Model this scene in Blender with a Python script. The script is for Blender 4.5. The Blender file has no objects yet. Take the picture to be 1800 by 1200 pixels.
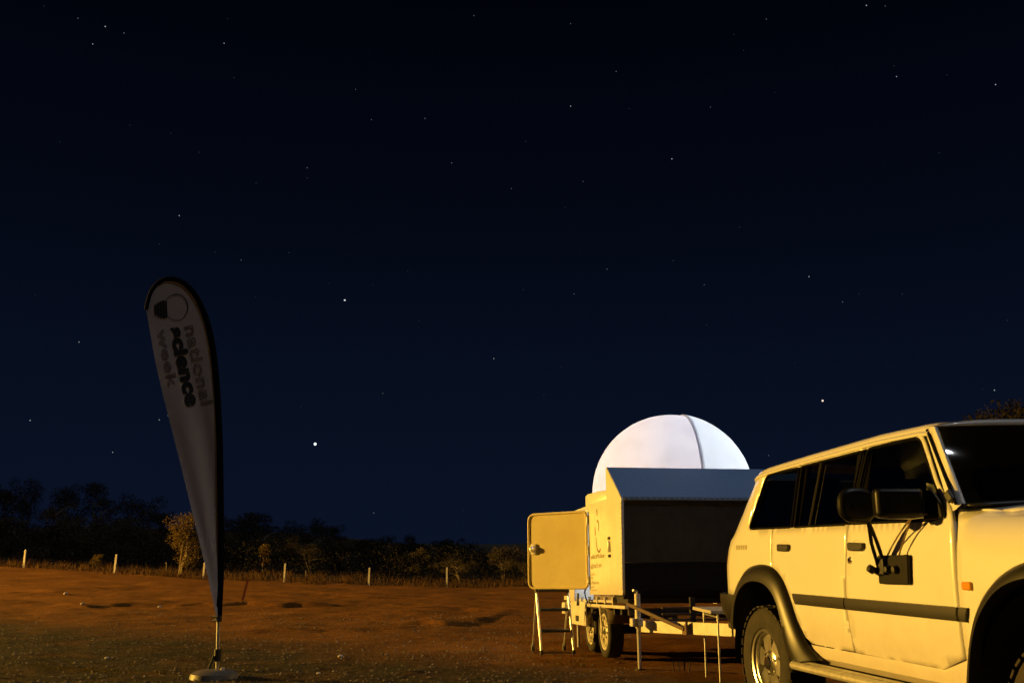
import bpy, bmesh, math, random
import numpy as np
from mathutils import Vector, Matrix, noise
from mathutils.geometry import delaunay_2d_cdt
R = math.radians
scene = bpy.context.scene
col = scene.collection
random.seed(7)
rng = np.random.default_rng(7)

# ------------------------------------------------------------------ camera
FPX, PITCH, EYE = 1688.0, math.atan(374 / 1688.0), 1.15
cam_d = bpy.data.cameras.new('camera')
cam_d.sensor_width = 36.0
cam_d.lens = 36.0 * FPX / 1800.0
cam_d.clip_end = 20000
cam_d.dof.use_dof = True
cam_d.dof.focus_distance = 30.0
cam_d.dof.aperture_fstop = 8.0
cam = bpy.data.objects.new('camera', cam_d)
col.objects.link(cam)
cam.location = (0, 0, EYE)
cam.rotation_euler = (math.pi / 2 + PITCH, 0, 0)
scene.camera = cam


def ray(u, v):
    """direction of a photograph pixel (1800 x 1200)"""
    a, b = (u - 900) / FPX, (v - 600) / FPX
    return Vector((a, math.cos(PITCH) + b * math.sin(PITCH), math.sin(PITCH) - b * math.cos(PITCH)))


def at_depth(u, v, y):
    d = ray(u, v)
    return Vector((0, 0, EYE)) + d * (y / d.y)


def on_ground(u, v, z=0.0):
    d = ray(u, v)
    return Vector((0, 0, EYE)) + d * ((z - EYE) / d.z)


# ------------------------------------------------------------------ sky, moon, exposure
world = bpy.data.worlds.new('World')
scene.world = world
world.use_nodes = True
wn = world.node_tree.nodes
wl = world.node_tree.links
wn.clear()
tc = wn.new('ShaderNodeTexCoord')
sep = wn.new('ShaderNodeSeparateXYZ')
ramp = wn.new('ShaderNodeValToRGB')
bg = wn.new('ShaderNodeBackground')
wo = wn.new('ShaderNodeOutputWorld')
wl.new(tc.outputs['Generated'], sep.inputs[0])
wl.new(sep.outputs['Z'], ramp.inputs[0])
wl.new(ramp.outputs[0], bg.inputs[0])
wl.new(bg.outputs[0], wo.inputs[0])
bg.inputs[1].default_value = 0.02
cr = ramp.color_ramp
cr.elements[0].position = 0.0
cr.elements[0].color = (0.150, 0.310, 0.90, 1)
cr.elements[1].position = 1.0
cr.elements[1].color = (0.006, 0.016, 0.07, 1)
for p, c in ((0.16, (0.115, 0.235, 0.68, 1)), (0.32, (0.062, 0.128, 0.36, 1)), (0.55, (0.018, 0.040, 0.13, 1))):
    e = cr.elements.new(p)
    e.color = c

moon_d = bpy.data.lights.new('moon', 'SUN')
moon_d.energy = 0.42
moon_d.angle = R(0.53)
moon_d.color = (0.92, 0.95, 1.0)
moon = bpy.data.objects.new('moon', moon_d)
col.objects.link(moon)
MOON_DIR = Vector((0.3807, -0.2328, 0.8949)).normalized()
moon.rotation_euler = MOON_DIR.to_track_quat('Z', 'Y').to_euler()

vs = scene.view_settings
vs.view_transform = 'Standard'
vs.look = 'None'
vs.exposure = 0.0
vs.gamma = 1.0
scene.cycles.max_bounces = 8
scene.cycles.transparent_max_bounces = 12

LAMP_POS = Vector((-62.0, 24.0, 11.0))
LAMP_AIM = Vector((0.0, -3.0, 0.5))   # shielded to the scrub side
LAMP_POWER = 315000.0
LAMP_COL = (1.0, 0.545, 0.075)

# ------------------------------------------------------------------ materials
MATS = {}


def mat(name, color, rough=0.5, metal=0.0, spec=0.5, coat=0.0, nscale=0, namp=0.0, bump=0.0, bscale=60, tint=None, trans=0.0):
    if name in MATS:
        return MATS[name]
    m = bpy.data.materials.new(name)
    m.use_nodes = True
    nt = m.node_tree
    b = nt.nodes['Principled BSDF']
    b.inputs['Base Color'].default_value = (*color, 1)
    b.inputs['Roughness'].default_value = rough
    b.inputs['Metallic'].default_value = metal
    b.inputs['Specular IOR Level'].default_value = spec
    b.inputs['Coat Weight'].default_value = coat
    b.inputs['Coat Roughness'].default_value = 0.08
    if nscale:
        t = nt.nodes.new('ShaderNodeTexCoord')
        n = nt.nodes.new('ShaderNodeTexNoise')
        n.inputs['Scale'].default_value = nscale
        n.inputs['Detail'].default_value = 7
        n.inputs['Roughness'].default_value = 0.65
        r = nt.nodes.new('ShaderNodeValToRGB')
        lo = tint if tint else tuple(c * (1 - namp) for c in color)
        r.color_ramp.elements[0].position = 0.35
        r.color_ramp.elements[0].color = (*lo, 1)
        r.color_ramp.elements[1].position = 0.62
        r.color_ramp.elements[1].color = (*color, 1)
        nt.links.new(t.outputs['Object'], n.inputs['Vector'])
        nt.links.new(n.outputs['Fac'], r.inputs[0])
        nt.links.new(r.outputs[0], b.inputs['Base Color'])
    if bump:
        t2 = nt.nodes.new('ShaderNodeTexCoord')
        n2 = nt.nodes.new('ShaderNodeTexNoise')
        n2.inputs['Scale'].default_value = bscale
        n2.inputs['Detail'].default_value = 5
        bp = nt.nodes.new('ShaderNodeBump')
        bp.inputs['Strength'].default_value = bump
        bp.inputs['Distance'].default_value = 0.02
        nt.links.new(t2.outputs['Object'], n2.inputs['Vector'])
        nt.links.new(n2.outputs['Fac'], bp.inputs['Height'])
        nt.links.new(bp.outputs[0], b.inputs['Normal'])
    MATS[name] = m
    return m


def glass_mat(name, tint, refl_rough=0.02):
    m = bpy.data.materials.new(name)
    m.use_nodes = True
    nt = m.node_tree
    nt.nodes.clear()
    o = nt.nodes.new('ShaderNodeOutputMaterial')
    mix = nt.nodes.new('ShaderNodeMixShader')
    tr = nt.nodes.new('ShaderNodeBsdfTransparent')
    tr.inputs[0].default_value = (*tint, 1)
    gl = nt.nodes.new('ShaderNodeBsdfGlossy')
    gl.inputs['Roughness'].default_value = refl_rough
    gl.inputs[0].default_value = (1, 1, 1, 1)
    fr = nt.nodes.new('ShaderNodeFresnel')
    fr.inputs[0].default_value = 1.5
    nt.links.new(fr.outputs[0], mix.inputs[0])
    nt.links.new(tr.outputs[0], mix.inputs[1])
    nt.links.new(gl.outputs[0], mix.inputs[2])
    nt.links.new(mix.outputs[0], o.inputs[0])
    MATS[name] = m
    return m


def translucent_mat(name, diff, trans, fac, rough_noise=0.0):
    m = bpy.data.materials.new(name)
    m.use_nodes = True
    nt = m.node_tree
    nt.nodes.clear()
    o = nt.nodes.new('ShaderNodeOutputMaterial')
    mix = nt.nodes.new('ShaderNodeMixShader')
    mix.inputs[0].default_value = fac
    d = nt.nodes.new('ShaderNodeBsdfDiffuse')
    t = nt.nodes.new('ShaderNodeBsdfTranslucent')
    d.inputs[0].default_value = (*diff, 1)
    t.inputs[0].default_value = (*trans, 1)
    if rough_noise:
        c = nt.nodes.new('ShaderNodeTexCoord')
        n = nt.nodes.new('ShaderNodeTexNoise')
        n.inputs['Scale'].default_value = 2.6
        n.inputs['Detail'].default_value = 4
        r = nt.nodes.new('ShaderNodeValToRGB')
        r.color_ramp.elements[0].position = 0.3
        r.color_ramp.elements[0].color = (*[x * (1 - rough_noise) for x in trans], 1)
        r.color_ramp.elements[1].position = 0.6
        r.color_ramp.elements[1].color = (*trans, 1)
        nt.links.new(c.outputs['Object'], n.inputs['Vector'])
        nt.links.new(n.outputs['Fac'], r.inputs[0])
        nt.links.new(r.outputs[0], t.inputs[0])
    nt.links.new(d.outputs[0], mix.inputs[1])
    nt.links.new(t.outputs[0], mix.inputs[2])
    nt.links.new(mix.outputs[0], o.inputs[0])
    MATS[name] = m
    return m


PAINT = mat('white_car_paint', (0.78, 0.78, 0.76), 0.32, coat=0.6, nscale=1.4, tint=(0.75, 0.745, 0.72))
def add_dust(m, col_, z_lo, z_hi, amount):
    nt = m.node_tree
    bs = nt.nodes['Principled BSDF']
    src = bs.inputs['Base Color'].links[0].from_socket
    t = nt.nodes.new('ShaderNodeTexCoord')
    s = nt.nodes.new('ShaderNodeSeparateXYZ')
    nt.links.new(t.outputs['Object'], s.inputs[0])
    n = nt.nodes.new('ShaderNodeTexNoise')
    n.inputs['Scale'].default_value = 7
    n.inputs['Detail'].default_value = 9
    n.inputs['Roughness'].default_value = 0.72
    nt.links.new(t.outputs['Object'], n.inputs['Vector'])
    mr = nt.nodes.new('ShaderNodeMapRange')
    mr.inputs['From Min'].default_value = z_hi
    mr.inputs['From Max'].default_value = z_lo
    nt.links.new(s.outputs['Z'], mr.inputs['Value'])
    a = nt.nodes.new('ShaderNodeMath')
    a.operation = 'ADD'
    nt.links.new(mr.outputs[0], a.inputs[0])
    nt.links.new(n.outputs['Fac'], a.inputs[1])
    r = nt.nodes.new('ShaderNodeMapRange')
    r.inputs['From Min'].default_value = 0.62
    r.inputs['From Max'].default_value = 1.5
    r.inputs['To Max'].default_value = amount
    nt.links.new(a.outputs[0], r.inputs['Value'])
    x = nt.nodes.new('ShaderNodeMix')
    x.data_type = 'RGBA'
    x.inputs[7].default_value = (*col_, 1)
    nt.links.new(r.outputs[0], x.inputs[0])
    nt.links.new(src, x.inputs[6])
    nt.links.new(x.outputs[2], bs.inputs['Base Color'])


add_dust(PAINT, (0.38, 0.25, 0.16), 0.45, 0.90, 0.40)
BLACKP = mat('black_plastic', (0.022, 0.021, 0.02), 0.45, nscale=14, namp=0.3)
FLAREP = mat('weathered_flare_plastic', (0.015, 0.0135, 0.012), 0.40, nscale=9, namp=0.35)
RUBBER = mat('tyre_rubber', (0.018, 0.016, 0.015), 0.85, nscale=8, tint=(0.036, 0.028, 0.021), bump=0.3, bscale=50)
ALLOY = mat('alloy', (0.72, 0.71, 0.69), 0.28, metal=0.9, nscale=10, tint=(0.5, 0.48, 0.45))
STEEL = mat('galvanised_steel', (0.55, 0.55, 0.54), 0.42, metal=0.8, nscale=25, namp=0.25)
ALUM = mat('aluminium', (0.72, 0.72, 0.71), 0.35, metal=0.6, nscale=30, namp=0.15)
INTER = mat('interior_cloth', (0.05, 0.048, 0.045), 0.9, nscale=30, namp=0.3)
UNDER = mat('chassis_black', (0.015, 0.014, 0.013), 0.7, nscale=9, tint=(0.03, 0.022, 0.016))
SIDEGLASS = glass_mat('tinted_side_glass', (0.10, 0.11, 0.10))
FRONTGLASS = glass_mat('windscreen_glass', (0.5, 0.54, 0.52), 0.02)
AMBER = mat('amber_lens', (0.75, 0.30, 0.03), 0.15, coat=0.6)
CHROME = mat('chrome', (0.8, 0.8, 0.8), 0.12, metal=1.0)
TRWHITE = mat('trailer_white_paint', (0.78, 0.78, 0.75), 0.38, nscale=3.0, tint=(0.70, 0.68, 0.63))
TRFRONT = mat('trailer_dark_front_sheet', (0.088, 0.086, 0.082), 0.6, spec=0.2, nscale=5, namp=0.35)
TRSTONE = mat('trailer_stone_guard', (0.026, 0.023, 0.021), 0.8, spec=0.1, nscale=60, namp=0.5, bump=0.4, bscale=120)
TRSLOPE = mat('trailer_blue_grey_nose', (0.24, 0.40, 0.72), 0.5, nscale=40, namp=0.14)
add_dust(TRWHITE, (0.36, 0.24, 0.14), 0.55, 1.05, 0.45)
DOORP = mat('trailer_door_paint', (0.74, 0.64, 0.30), 0.42, nscale=2.0, tint=(0.66, 0.55, 0.24))
INKG = mat('faded_lettering', (0.33, 0.30, 0.13), 0.6, nscale=40, namp=0.3)
INKB = mat('black_ink', (0.012, 0.012, 0.012), 0.7, nscale=30, namp=0.2)
INKL = mat('grey_outline_ink', (0.11, 0.085, 0.085), 0.7, nscale=30, namp=0.2)
BANNER = translucent_mat('banner_cloth', (0.36, 0.345, 0.37), (0.25, 0.22, 0.25), 0.03)
SLEEVE = mat('black_sleeve_cloth', (0.005, 0.005, 0.006), 0.9, spec=0.05, nscale=50, namp=0.3)
POSTW = mat('white_fence_paint', (0.52, 0.50, 0.45), 0.6, nscale=12, tint=(0.36, 0.32, 0.26))
REDPAINT = mat('rusty_red_picket', (0.26, 0.05, 0.03), 0.75, nscale=14, namp=0.4)
BARK = mat('bark', (0.16, 0.12, 0.085), 0.9, nscale=12, namp=0.5)
STONE = mat('pale_stone', (0.55, 0.47, 0.38), 0.85, nscale=18, namp=0.3)
DOMEL = translucent_mat('dome_shell_fibreglass', (0.72, 0.70, 0.72), (0.80, 0.75, 0.80), 0.55, 0.16)
DOMER = translucent_mat('dome_shutter_fibreglass', (0.70, 0.72, 0.75), (0.80, 0.86, 0.93), 0.56, 0.08)
TABLEP = mat('table_laminate', (0.55, 0.52, 0.46), 0.5, nscale=14, namp=0.2)


def leaf_mat(name, color, tfac=0.25):
    m = translucent_mat(name, color, tuple(c * 1.1 for c in color), tfac)
    return m


LEAF_WATTLE = leaf_mat('wattle_leaf', (0.125, 0.085, 0.026))
LEAF_DARK = leaf_mat('dark_scrub_leaf', (0.034, 0.029, 0.018))
LEAF_MULGA = leaf_mat('grey_green_leaf', (0.075, 0.060, 0.032))
DRYGRASS = leaf_mat('dry_grass_blade', (0.10, 0.058, 0.026))
OLIVEGRASS = leaf_mat('olive_grass_blade', (0.072, 0.056, 0.024))


# ------------------------------------------------------------------ mesh helpers
class MB:
    def __init__(self):
        self.v, self.f = [], []

    def add(self, vs, fs):
        o = len(self.v)
        self.v += [tuple(p) for p in vs]
        self.f += [tuple(i + o for i in f) for f in fs]
        return self

    def box(self, a, b, m=None):
        x0, y0, z0 = a
        x1, y1, z1 = b
        vs = [(x0, y0, z0), (x1, y0, z0), (x1, y1, z0), (x0, y1, z0), (x0, y0, z1), (x1, y0, z1), (x1, y1, z1), (x0, y1, z1)]
        if m is not None:
            vs = [m @ Vector(p) for p in vs]
        return self.add(vs, [(0, 3, 2, 1), (4, 5, 6, 7), (0, 1, 5, 4), (1, 2, 6, 5), (2, 3, 7, 6), (3, 0, 4, 7)])

    def tube(self, pts, r, n=10, caps=True):
        pts = [Vector(p) for p in pts]
        rs = r if isinstance(r, (list, tuple)) else [r] * len(pts)
        ring = []
        prev = None
        for i, p in enumerate(pts):
            t = (pts[min(i + 1, len(pts) - 1)] - pts[max(i - 1, 0)]).normalized()
            if prev is None:
                a = t.orthogonal().normalized()
            else:
                a = (prev - t * prev.dot(t)).normalized()
            prev = a
            b = t.cross(a)
            ring.append([p + (a * math.cos(2 * math.pi * k / n) + b * math.sin(2 * math.pi * k / n)) * rs[i] for k in range(n)])
        vs = [q for rr in ring for q in rr]
        fs = []
        for i in range(len(pts) - 1):
            for k in range(n):
                fs.append((i * n + k, i * n + (k + 1) % n, (i + 1) * n + (k + 1) % n, (i + 1) * n + k))
        if caps:
            fs.append(tuple(range(n - 1, -1, -1)))
            fs.append(tuple((len(pts) - 1) * n + k for k in range(n)))
        return self.add(vs, fs)

    def lathe(self, prof, n=32, m=None, close=False):
        """profile (r, h) turned about local z"""
        vs, fs = [], []
        for r, h in prof:
            for k in range(n):
                a = 2 * math.pi * k / n
                p = Vector((r * math.cos(a), r * math.sin(a), h))
                vs.append(m @ p if m is not None else p)
        for i in range(len(prof) - 1):
            for k in range(n):
                fs.append((i * n + k, i * n + (k + 1) % n, (i + 1) * n + (k + 1) % n, (i + 1) * n + k))
        return self.add(vs, fs)

    def prism(self, poly, d0, d1, m):
        """poly in local xy, extruded local z d0..d1, placed with m"""
        n = len(poly)
        vs = [m @ Vector((p[0], p[1], d0)) for p in poly] + [m @ Vector((p[0], p[1], d1)) for p in poly]
        fs = [tuple(range(n - 1, -1, -1)), tuple(range(n, 2 * n))]
        fs += [(i, (i + 1) % n, n + (i + 1) % n, n + i) for i in range(n)]
        return self.add(vs, fs)

    def strip(self, rows):
        """rows: equal-length lists of points, lofted"""
        n = len(rows[0])
        vs = [p for r in rows for p in r]
        fs = [(i * n + k, i * n + k + 1, (i + 1) * n + k + 1, (i + 1) * n + k) for i in range(len(rows) - 1) for k in range(n - 1)]
        return self.add(vs, fs)

    def mesh(self, name, material, smooth=35, fix=True):
        me = bpy.data.meshes.new(name)
        me.from_pydata(self.v, [], self.f)
        if fix:
            bm = bmesh.new()
            bm.from_mesh(me)
            bmesh.ops.remove_doubles(bm, verts=bm.verts, dist=1e-5)
            bmesh.ops.recalc_face_normals(bm, faces=bm.faces)
            bm.to_mesh(me)
            bm.free()
        if material is not None:
            me.materials.append(material)
        if smooth:
            me.shade_smooth()
            me.set_sharp_from_angle(angle=R(smooth))
        return me

    def build(self, name, material, parent=None, bevel=0, solid=0, smooth=35, fix=True, loc=None):
        me = self.mesh(name, material, smooth, fix)
        o = bpy.data.objects.new(name, me)
        col.objects.link(o)
        if parent is not None:
            o.parent = parent
        if loc is not None:
            o.location = loc
        if solid:
            s = o.modifiers.new('solid', 'SOLIDIFY')
            s.thickness = abs(solid)
            s.offset = -1 if solid > 0 else 1
        if bevel:
            b = o.modifiers.new('bevel', 'BEVEL')
            b.width = bevel
            b.segments = 2
            b.limit_method = 'ANGLE'
            b.angle_limit = R(40)
        return o


def tag(o, label, cat, group=None, kind=None):
    o['label'] = label
    o['category'] = cat
    if group:
        o['group'] = group
    if kind:
        o['kind'] = kind
    return o


def empty(name, loc=(0, 0, 0), rot=(0, 0, 0)):
    o = bpy.data.objects.new(name, None)
    col.objects.link(o)
    o.location = loc
    o.rotation_euler = rot
    o.empty_display_size = 0.2
    return o


def link_copy(o, parent=None):
    c = o.copy()
    col.objects.link(c)
    c.parent = parent
    return c


def smoothstep(a, b, x):
    t = min(1, max(0, (x - a) / (b - a)))
    return t * t * (3 - 2 * t)


def interp(x, xs, ys):
    return float(np.interp(x, xs, ys))


# ------------------------------------------------------------------ ground
FX = [-60, -30, -23, -18.6, -14.5, -10.7, -6.7, -3, 5, 40]
FZ = [1.9, 1.05, 0.62, 0.33, 0.12, -0.02, -0.2, -0.3, -0.36, -0.5]
# low wash-out steps in the dirt: each line drops a few centimetres towards the camera side
STEPS = []
for pts_, h_ in (([(384, 1063), (430, 1061), (480, 1063), (530, 1062), (584, 1062)], 0.17), ([(318, 1060), (350, 1057), (384, 1058)], 0.06), ([(115, 1064), (150, 1067), (185, 1063), (222, 1062)], 0.09),
                 ([(180, 1077), (200, 1081), (222, 1080)], 0.05), ([(248, 1089), (275, 1087), (302, 1088)], 0.05), ([(412, 1101), (440, 1103), (462, 1105)], 0.05), ([(455, 1111), (485, 1110), (518, 1110)], 0.11),
                 ([(540, 1112), (570, 1109), (604, 1110)], 0.06), ([(610, 1106), (670, 1107), (730, 1102)], 0.05), ([(728, 1096), (752, 1095), (782, 1098)], 0.10), ([(780, 1097), (812, 1096), (845, 1092)], 0.05),
                 ([(842, 1090), (862, 1085), (880, 1078)], 0.10), ([(782, 1057), (820, 1063), (862, 1076)], 0.05), ([(845, 1065), (872, 1063), (902, 1064)], 0.06), ([(582, 1135), (630, 1138), (678, 1136)], 0.055),
                 ([(700, 1189), (730, 1185), (765, 1179)], 0.05), ([(20, 1046), (60, 1043), (90, 1045)], 0.05), ([(600, 1040), (640, 1043), (700, 1042)], 0.06)):
    L_ = [on_ground(u, v) for u, v in pts_]
    STEPS.append(([q.x for q in L_], [q.y for q in L_], h_))


def ground_z(x, y, detail=True):
    w = smoothstep(13, 45, y)
    z = w * interp(x, FX, FZ)
    if y > 45:
        z += (y - 45) * 0.03 * smoothstep(5, -40, x) if y < 160 else 115 * 0.03 * smoothstep(5, -40, x)
    if detail and y < 70 and abs(x) < 60:
        near = smoothstep(-8, 4, y)
        amp = 0.055 * smoothstep(12.5, 20, y) + 0.012
        z += amp * near * noise.fractal(Vector((x * 0.55, y * 0.55, 0.3)), 1.0, 2.0, 4)
        z += 0.016 * noise.fractal(Vector((x * 2.6, y * 2.6, 4.3)), 1.0, 2.0, 3) * smoothstep(7.5, 9, y)
        z -= 0.030 * max(0.0, noise.noise(Vector((x * 0.9, y * 1.7, 9.1))) - 0.15) * smoothstep(10, 14, y)
        for sx, sy, h in STEPS:
            if sx[0] - 0.6 < x < sx[-1] + 0.6:
                d = y - np.interp(x, sx, sy) + 0.18 * noise.noise(Vector((x * 2.2, sy[0], 1.0)))
                if -0.3 < d < 5:
                    ends = smoothstep(sx[0] - 0.6, sx[0] + 0.35, x) * (1 - smoothstep(sx[-1] - 0.35, sx[-1] + 0.6, x))
                    z += 0.72 * h * ends * smoothstep(-0.12, 0.12, d) * math.exp(-max(0.0, d) / 1.3)
    return z


def build_ground():
    def axis(lo, hi, dense_lo, dense_hi, step, grow):
        a = list(np.arange(dense_lo, dense_hi + 1e-6, step))
        s = step
        while a[-1] < hi:
            s *= grow
            a.append(min(hi, a[-1] + s))
        s = step
        while a[0] > lo:
            s *= grow
            a.insert(0, max(lo, a[0] - s))
        return a
    xs = axis(-3000, 3000, -16, 6, 0.11, 1.07)
    ys = axis(-400, 4000, 7.5, 30, 0.11, 1.06)
    vs = [(x, y, ground_z(x, y)) for y in ys for x in xs]
    n = len(xs)
    fs = [(j * n + i, j * n + i + 1, (j + 1) * n + i + 1, (j + 1) * n + i) for j in range(len(ys) - 1) for i in range(n - 1)]
    m = MB()
    m.v, m.f = vs, fs
    me = m.mesh('ground', None, 0, False)
    me.shade_smooth()
    mt = bpy.data.materials.new('red_dirt_ground')
    mt.use_nodes = True
    nt = mt.node_tree
    b = nt.nodes['Principled BSDF']
    b.inputs['Roughness'].default_value = 0.95
    b.inputs['Specular IOR Level'].default_value = 0.15
    t = nt.nodes.new('ShaderNodeTexCoord')

    def nz(scale, det, rough=0.6, dim_off=None):
        q = nt.nodes.new('ShaderNodeTexNoise')
        q.inputs['Scale'].default_value = scale
        q.inputs['Detail'].default_value = det
        q.inputs['Roughness'].default_value = rough
        nt.links.new(t.outputs['Object'], q.inputs['Vector'])
        return q

    def rmp(src, stops):
        r = nt.nodes.new('ShaderNodeValToRGB')
        r.color_ramp.elements[0].position, r.color_ramp.elements[0].color = stops[0][0], (*stops[0][1], 1)
        r.color_ramp.elements[1].position, r.color_ramp.elements[1].color = stops[-1][0], (*stops[-1][1], 1)
        for p, c in stops[1:-1]:
            e = r.color_ramp.elements.new(p)
            e.color = (*c, 1)
        nt.links.new(src, r.inputs[0])
        return r

    def mixc(fac, a, bb):
        q = nt.nodes.new('ShaderNodeMix')
        q.data_type = 'RGBA'
        nt.links.new(fac, q.inputs[0])
        nt.links.new(a, q.inputs[6])
        nt.links.new(bb, q.inputs[7])
        return q

    def math_(op, a, bv, bsock=None):
        q = nt.nodes.new('ShaderNodeMath')
        q.operation = op
        if isinstance(a, (int, float)):
            q.inputs[0].default_value = a
        else:
            nt.links.new(a, q.inputs[0])
        if bsock is not None:
            nt.links.new(bsock, q.inputs[1])
        else:
            q.inputs[1].default_value = bv
        return q
    dirt = rmp(nz(0.55, 9, 0.7).outputs['Fac'], [(0.3, (0.130, 0.049, 0.006)), (0.5, (0.200, 0.078, 0.009)), (0.7, (0.28, 0.114, 0.015))])
    fine = rmp(nz(9, 6, 0.7).outputs['Fac'], [(0.35, (0.55, 0.52, 0.5)), (0.6, (1, 1, 1))])
    mul = nt.nodes.new('ShaderNodeMix')
    mul.data_type = 'RGBA'
    mul.blend_type = 'MULTIPLY'
    mul.inputs[0].default_value = 0.8
    nt.links.new(dirt.outputs[0], mul.inputs[6])
    nt.links.new(fine.outputs[0], mul.inputs[7])
    gravel = rmp(nz(14, 8, 0.75).outputs['Fac'], [(0.32, (0.011, 0.0095, 0.004)), (0.5, (0.036, 0.028, 0.012)), (0.68, (0.092, 0.070, 0.034))])
    # the yard in front is olive gravel and short dead grass; it ends along a ragged line
    sp = nt.nodes.new('ShaderNodeSeparateXYZ')
    nt.links.new(t.outputs['Object'], sp.inputs[0])
    wob = nz(0.35, 6, 0.65)
    lx = math_('MULTIPLY', sp.outputs['X'], -0.75)
    yy = math_('SUBTRACT', sp.outputs['Y'], 0, lx.outputs[0])
    wob2 = math_('MULTIPLY', wob.outputs['Fac'], 4.0)
    yy2 = math_('ADD', yy.outputs[0], 0, wob2.outputs[0])
    edge = nt.nodes.new('ShaderNodeMapRange')
    edge.inputs['From Min'].default_value = 13.9
    edge.inputs['From Max'].default_value = 11.6
    nt.links.new(yy2.outputs[0], edge.inputs['Value'])
    patch = rmp(nz(1.3, 7, 0.7).outputs['Fac'], [(0.36, (0.6, 0.6, 0.6)), (0.52, (1, 1, 1))])
    fac = math_('MULTIPLY', edge.outputs[0], 0, patch.outputs[0])
    m2 = mixc(fac.outputs[0], mul.outputs[2], gravel.outputs[0])
    litter = rmp(nz(1.7, 8, 0.7).outputs['Fac'], [(0.35, (0.020, 0.017, 0.010)), (0.65, (0.060, 0.042, 0.022))])
    far = nt.nodes.new('ShaderNodeMapRange')
    far.inputs['From Min'].default_value = 46.5
    far.inputs['From Max'].default_value = 50.5
    wob3 = math_('MULTIPLY', wob.outputs['Fac'], 3.0)
    yf = math_('ADD', sp.outputs['Y'], 0, wob3.outputs[0])
    nt.links.new(yf.outputs[0], far.inputs['Value'])
    m3 = mixc(far.outputs[0], m2.outputs[2], litter.outputs[0])
    nt.links.new(m3.outputs[2], b.inputs['Base Color'])
    bn = nz(22, 8, 0.75)
    bp = nt.nodes.new('ShaderNodeBump')
    bp.inputs['Strength'].default_value = 1.0
    bp.inputs['Distance'].default_value = 0.04
    nt.links.new(bn.outputs['Fac'], bp.inputs['Height'])
    nt.links.new(bp.outputs[0], b.inputs['Normal'])
    me.materials.append(mt)
    o = bpy.data.objects.new('ground', me)
    col.objects.link(o)
    o['kind'] = 'structure'
    o['label'] = 'red dirt yard with an olive gravel patch'


build_ground()


def build_hills():
    m = MB()
    rows = []
    for j in range(5):
        row = []
        for i in range(121):
            a = R(-60 + i)
            d = 900 + j * 90
            x, y = d * math.sin(a), d * math.cos(a)
            h = 14 + 5 * noise.fractal(Vector((i * 0.07, 3.1, 0)), 1.0, 2.0, 4)
            h *= (0, 0.75, 1, 0.7, 0)[j]
            row.append((x, y, h - 2.0))
        rows.append(row)
    m.strip(rows)
    o = m.build('hills', mat('far_scrub_hill', (0.045, 0.042, 0.03), 0.95, nscale=0.02, namp=0.5), smooth=60)
    o['kind'] = 'structure'


build_hills()


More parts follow.
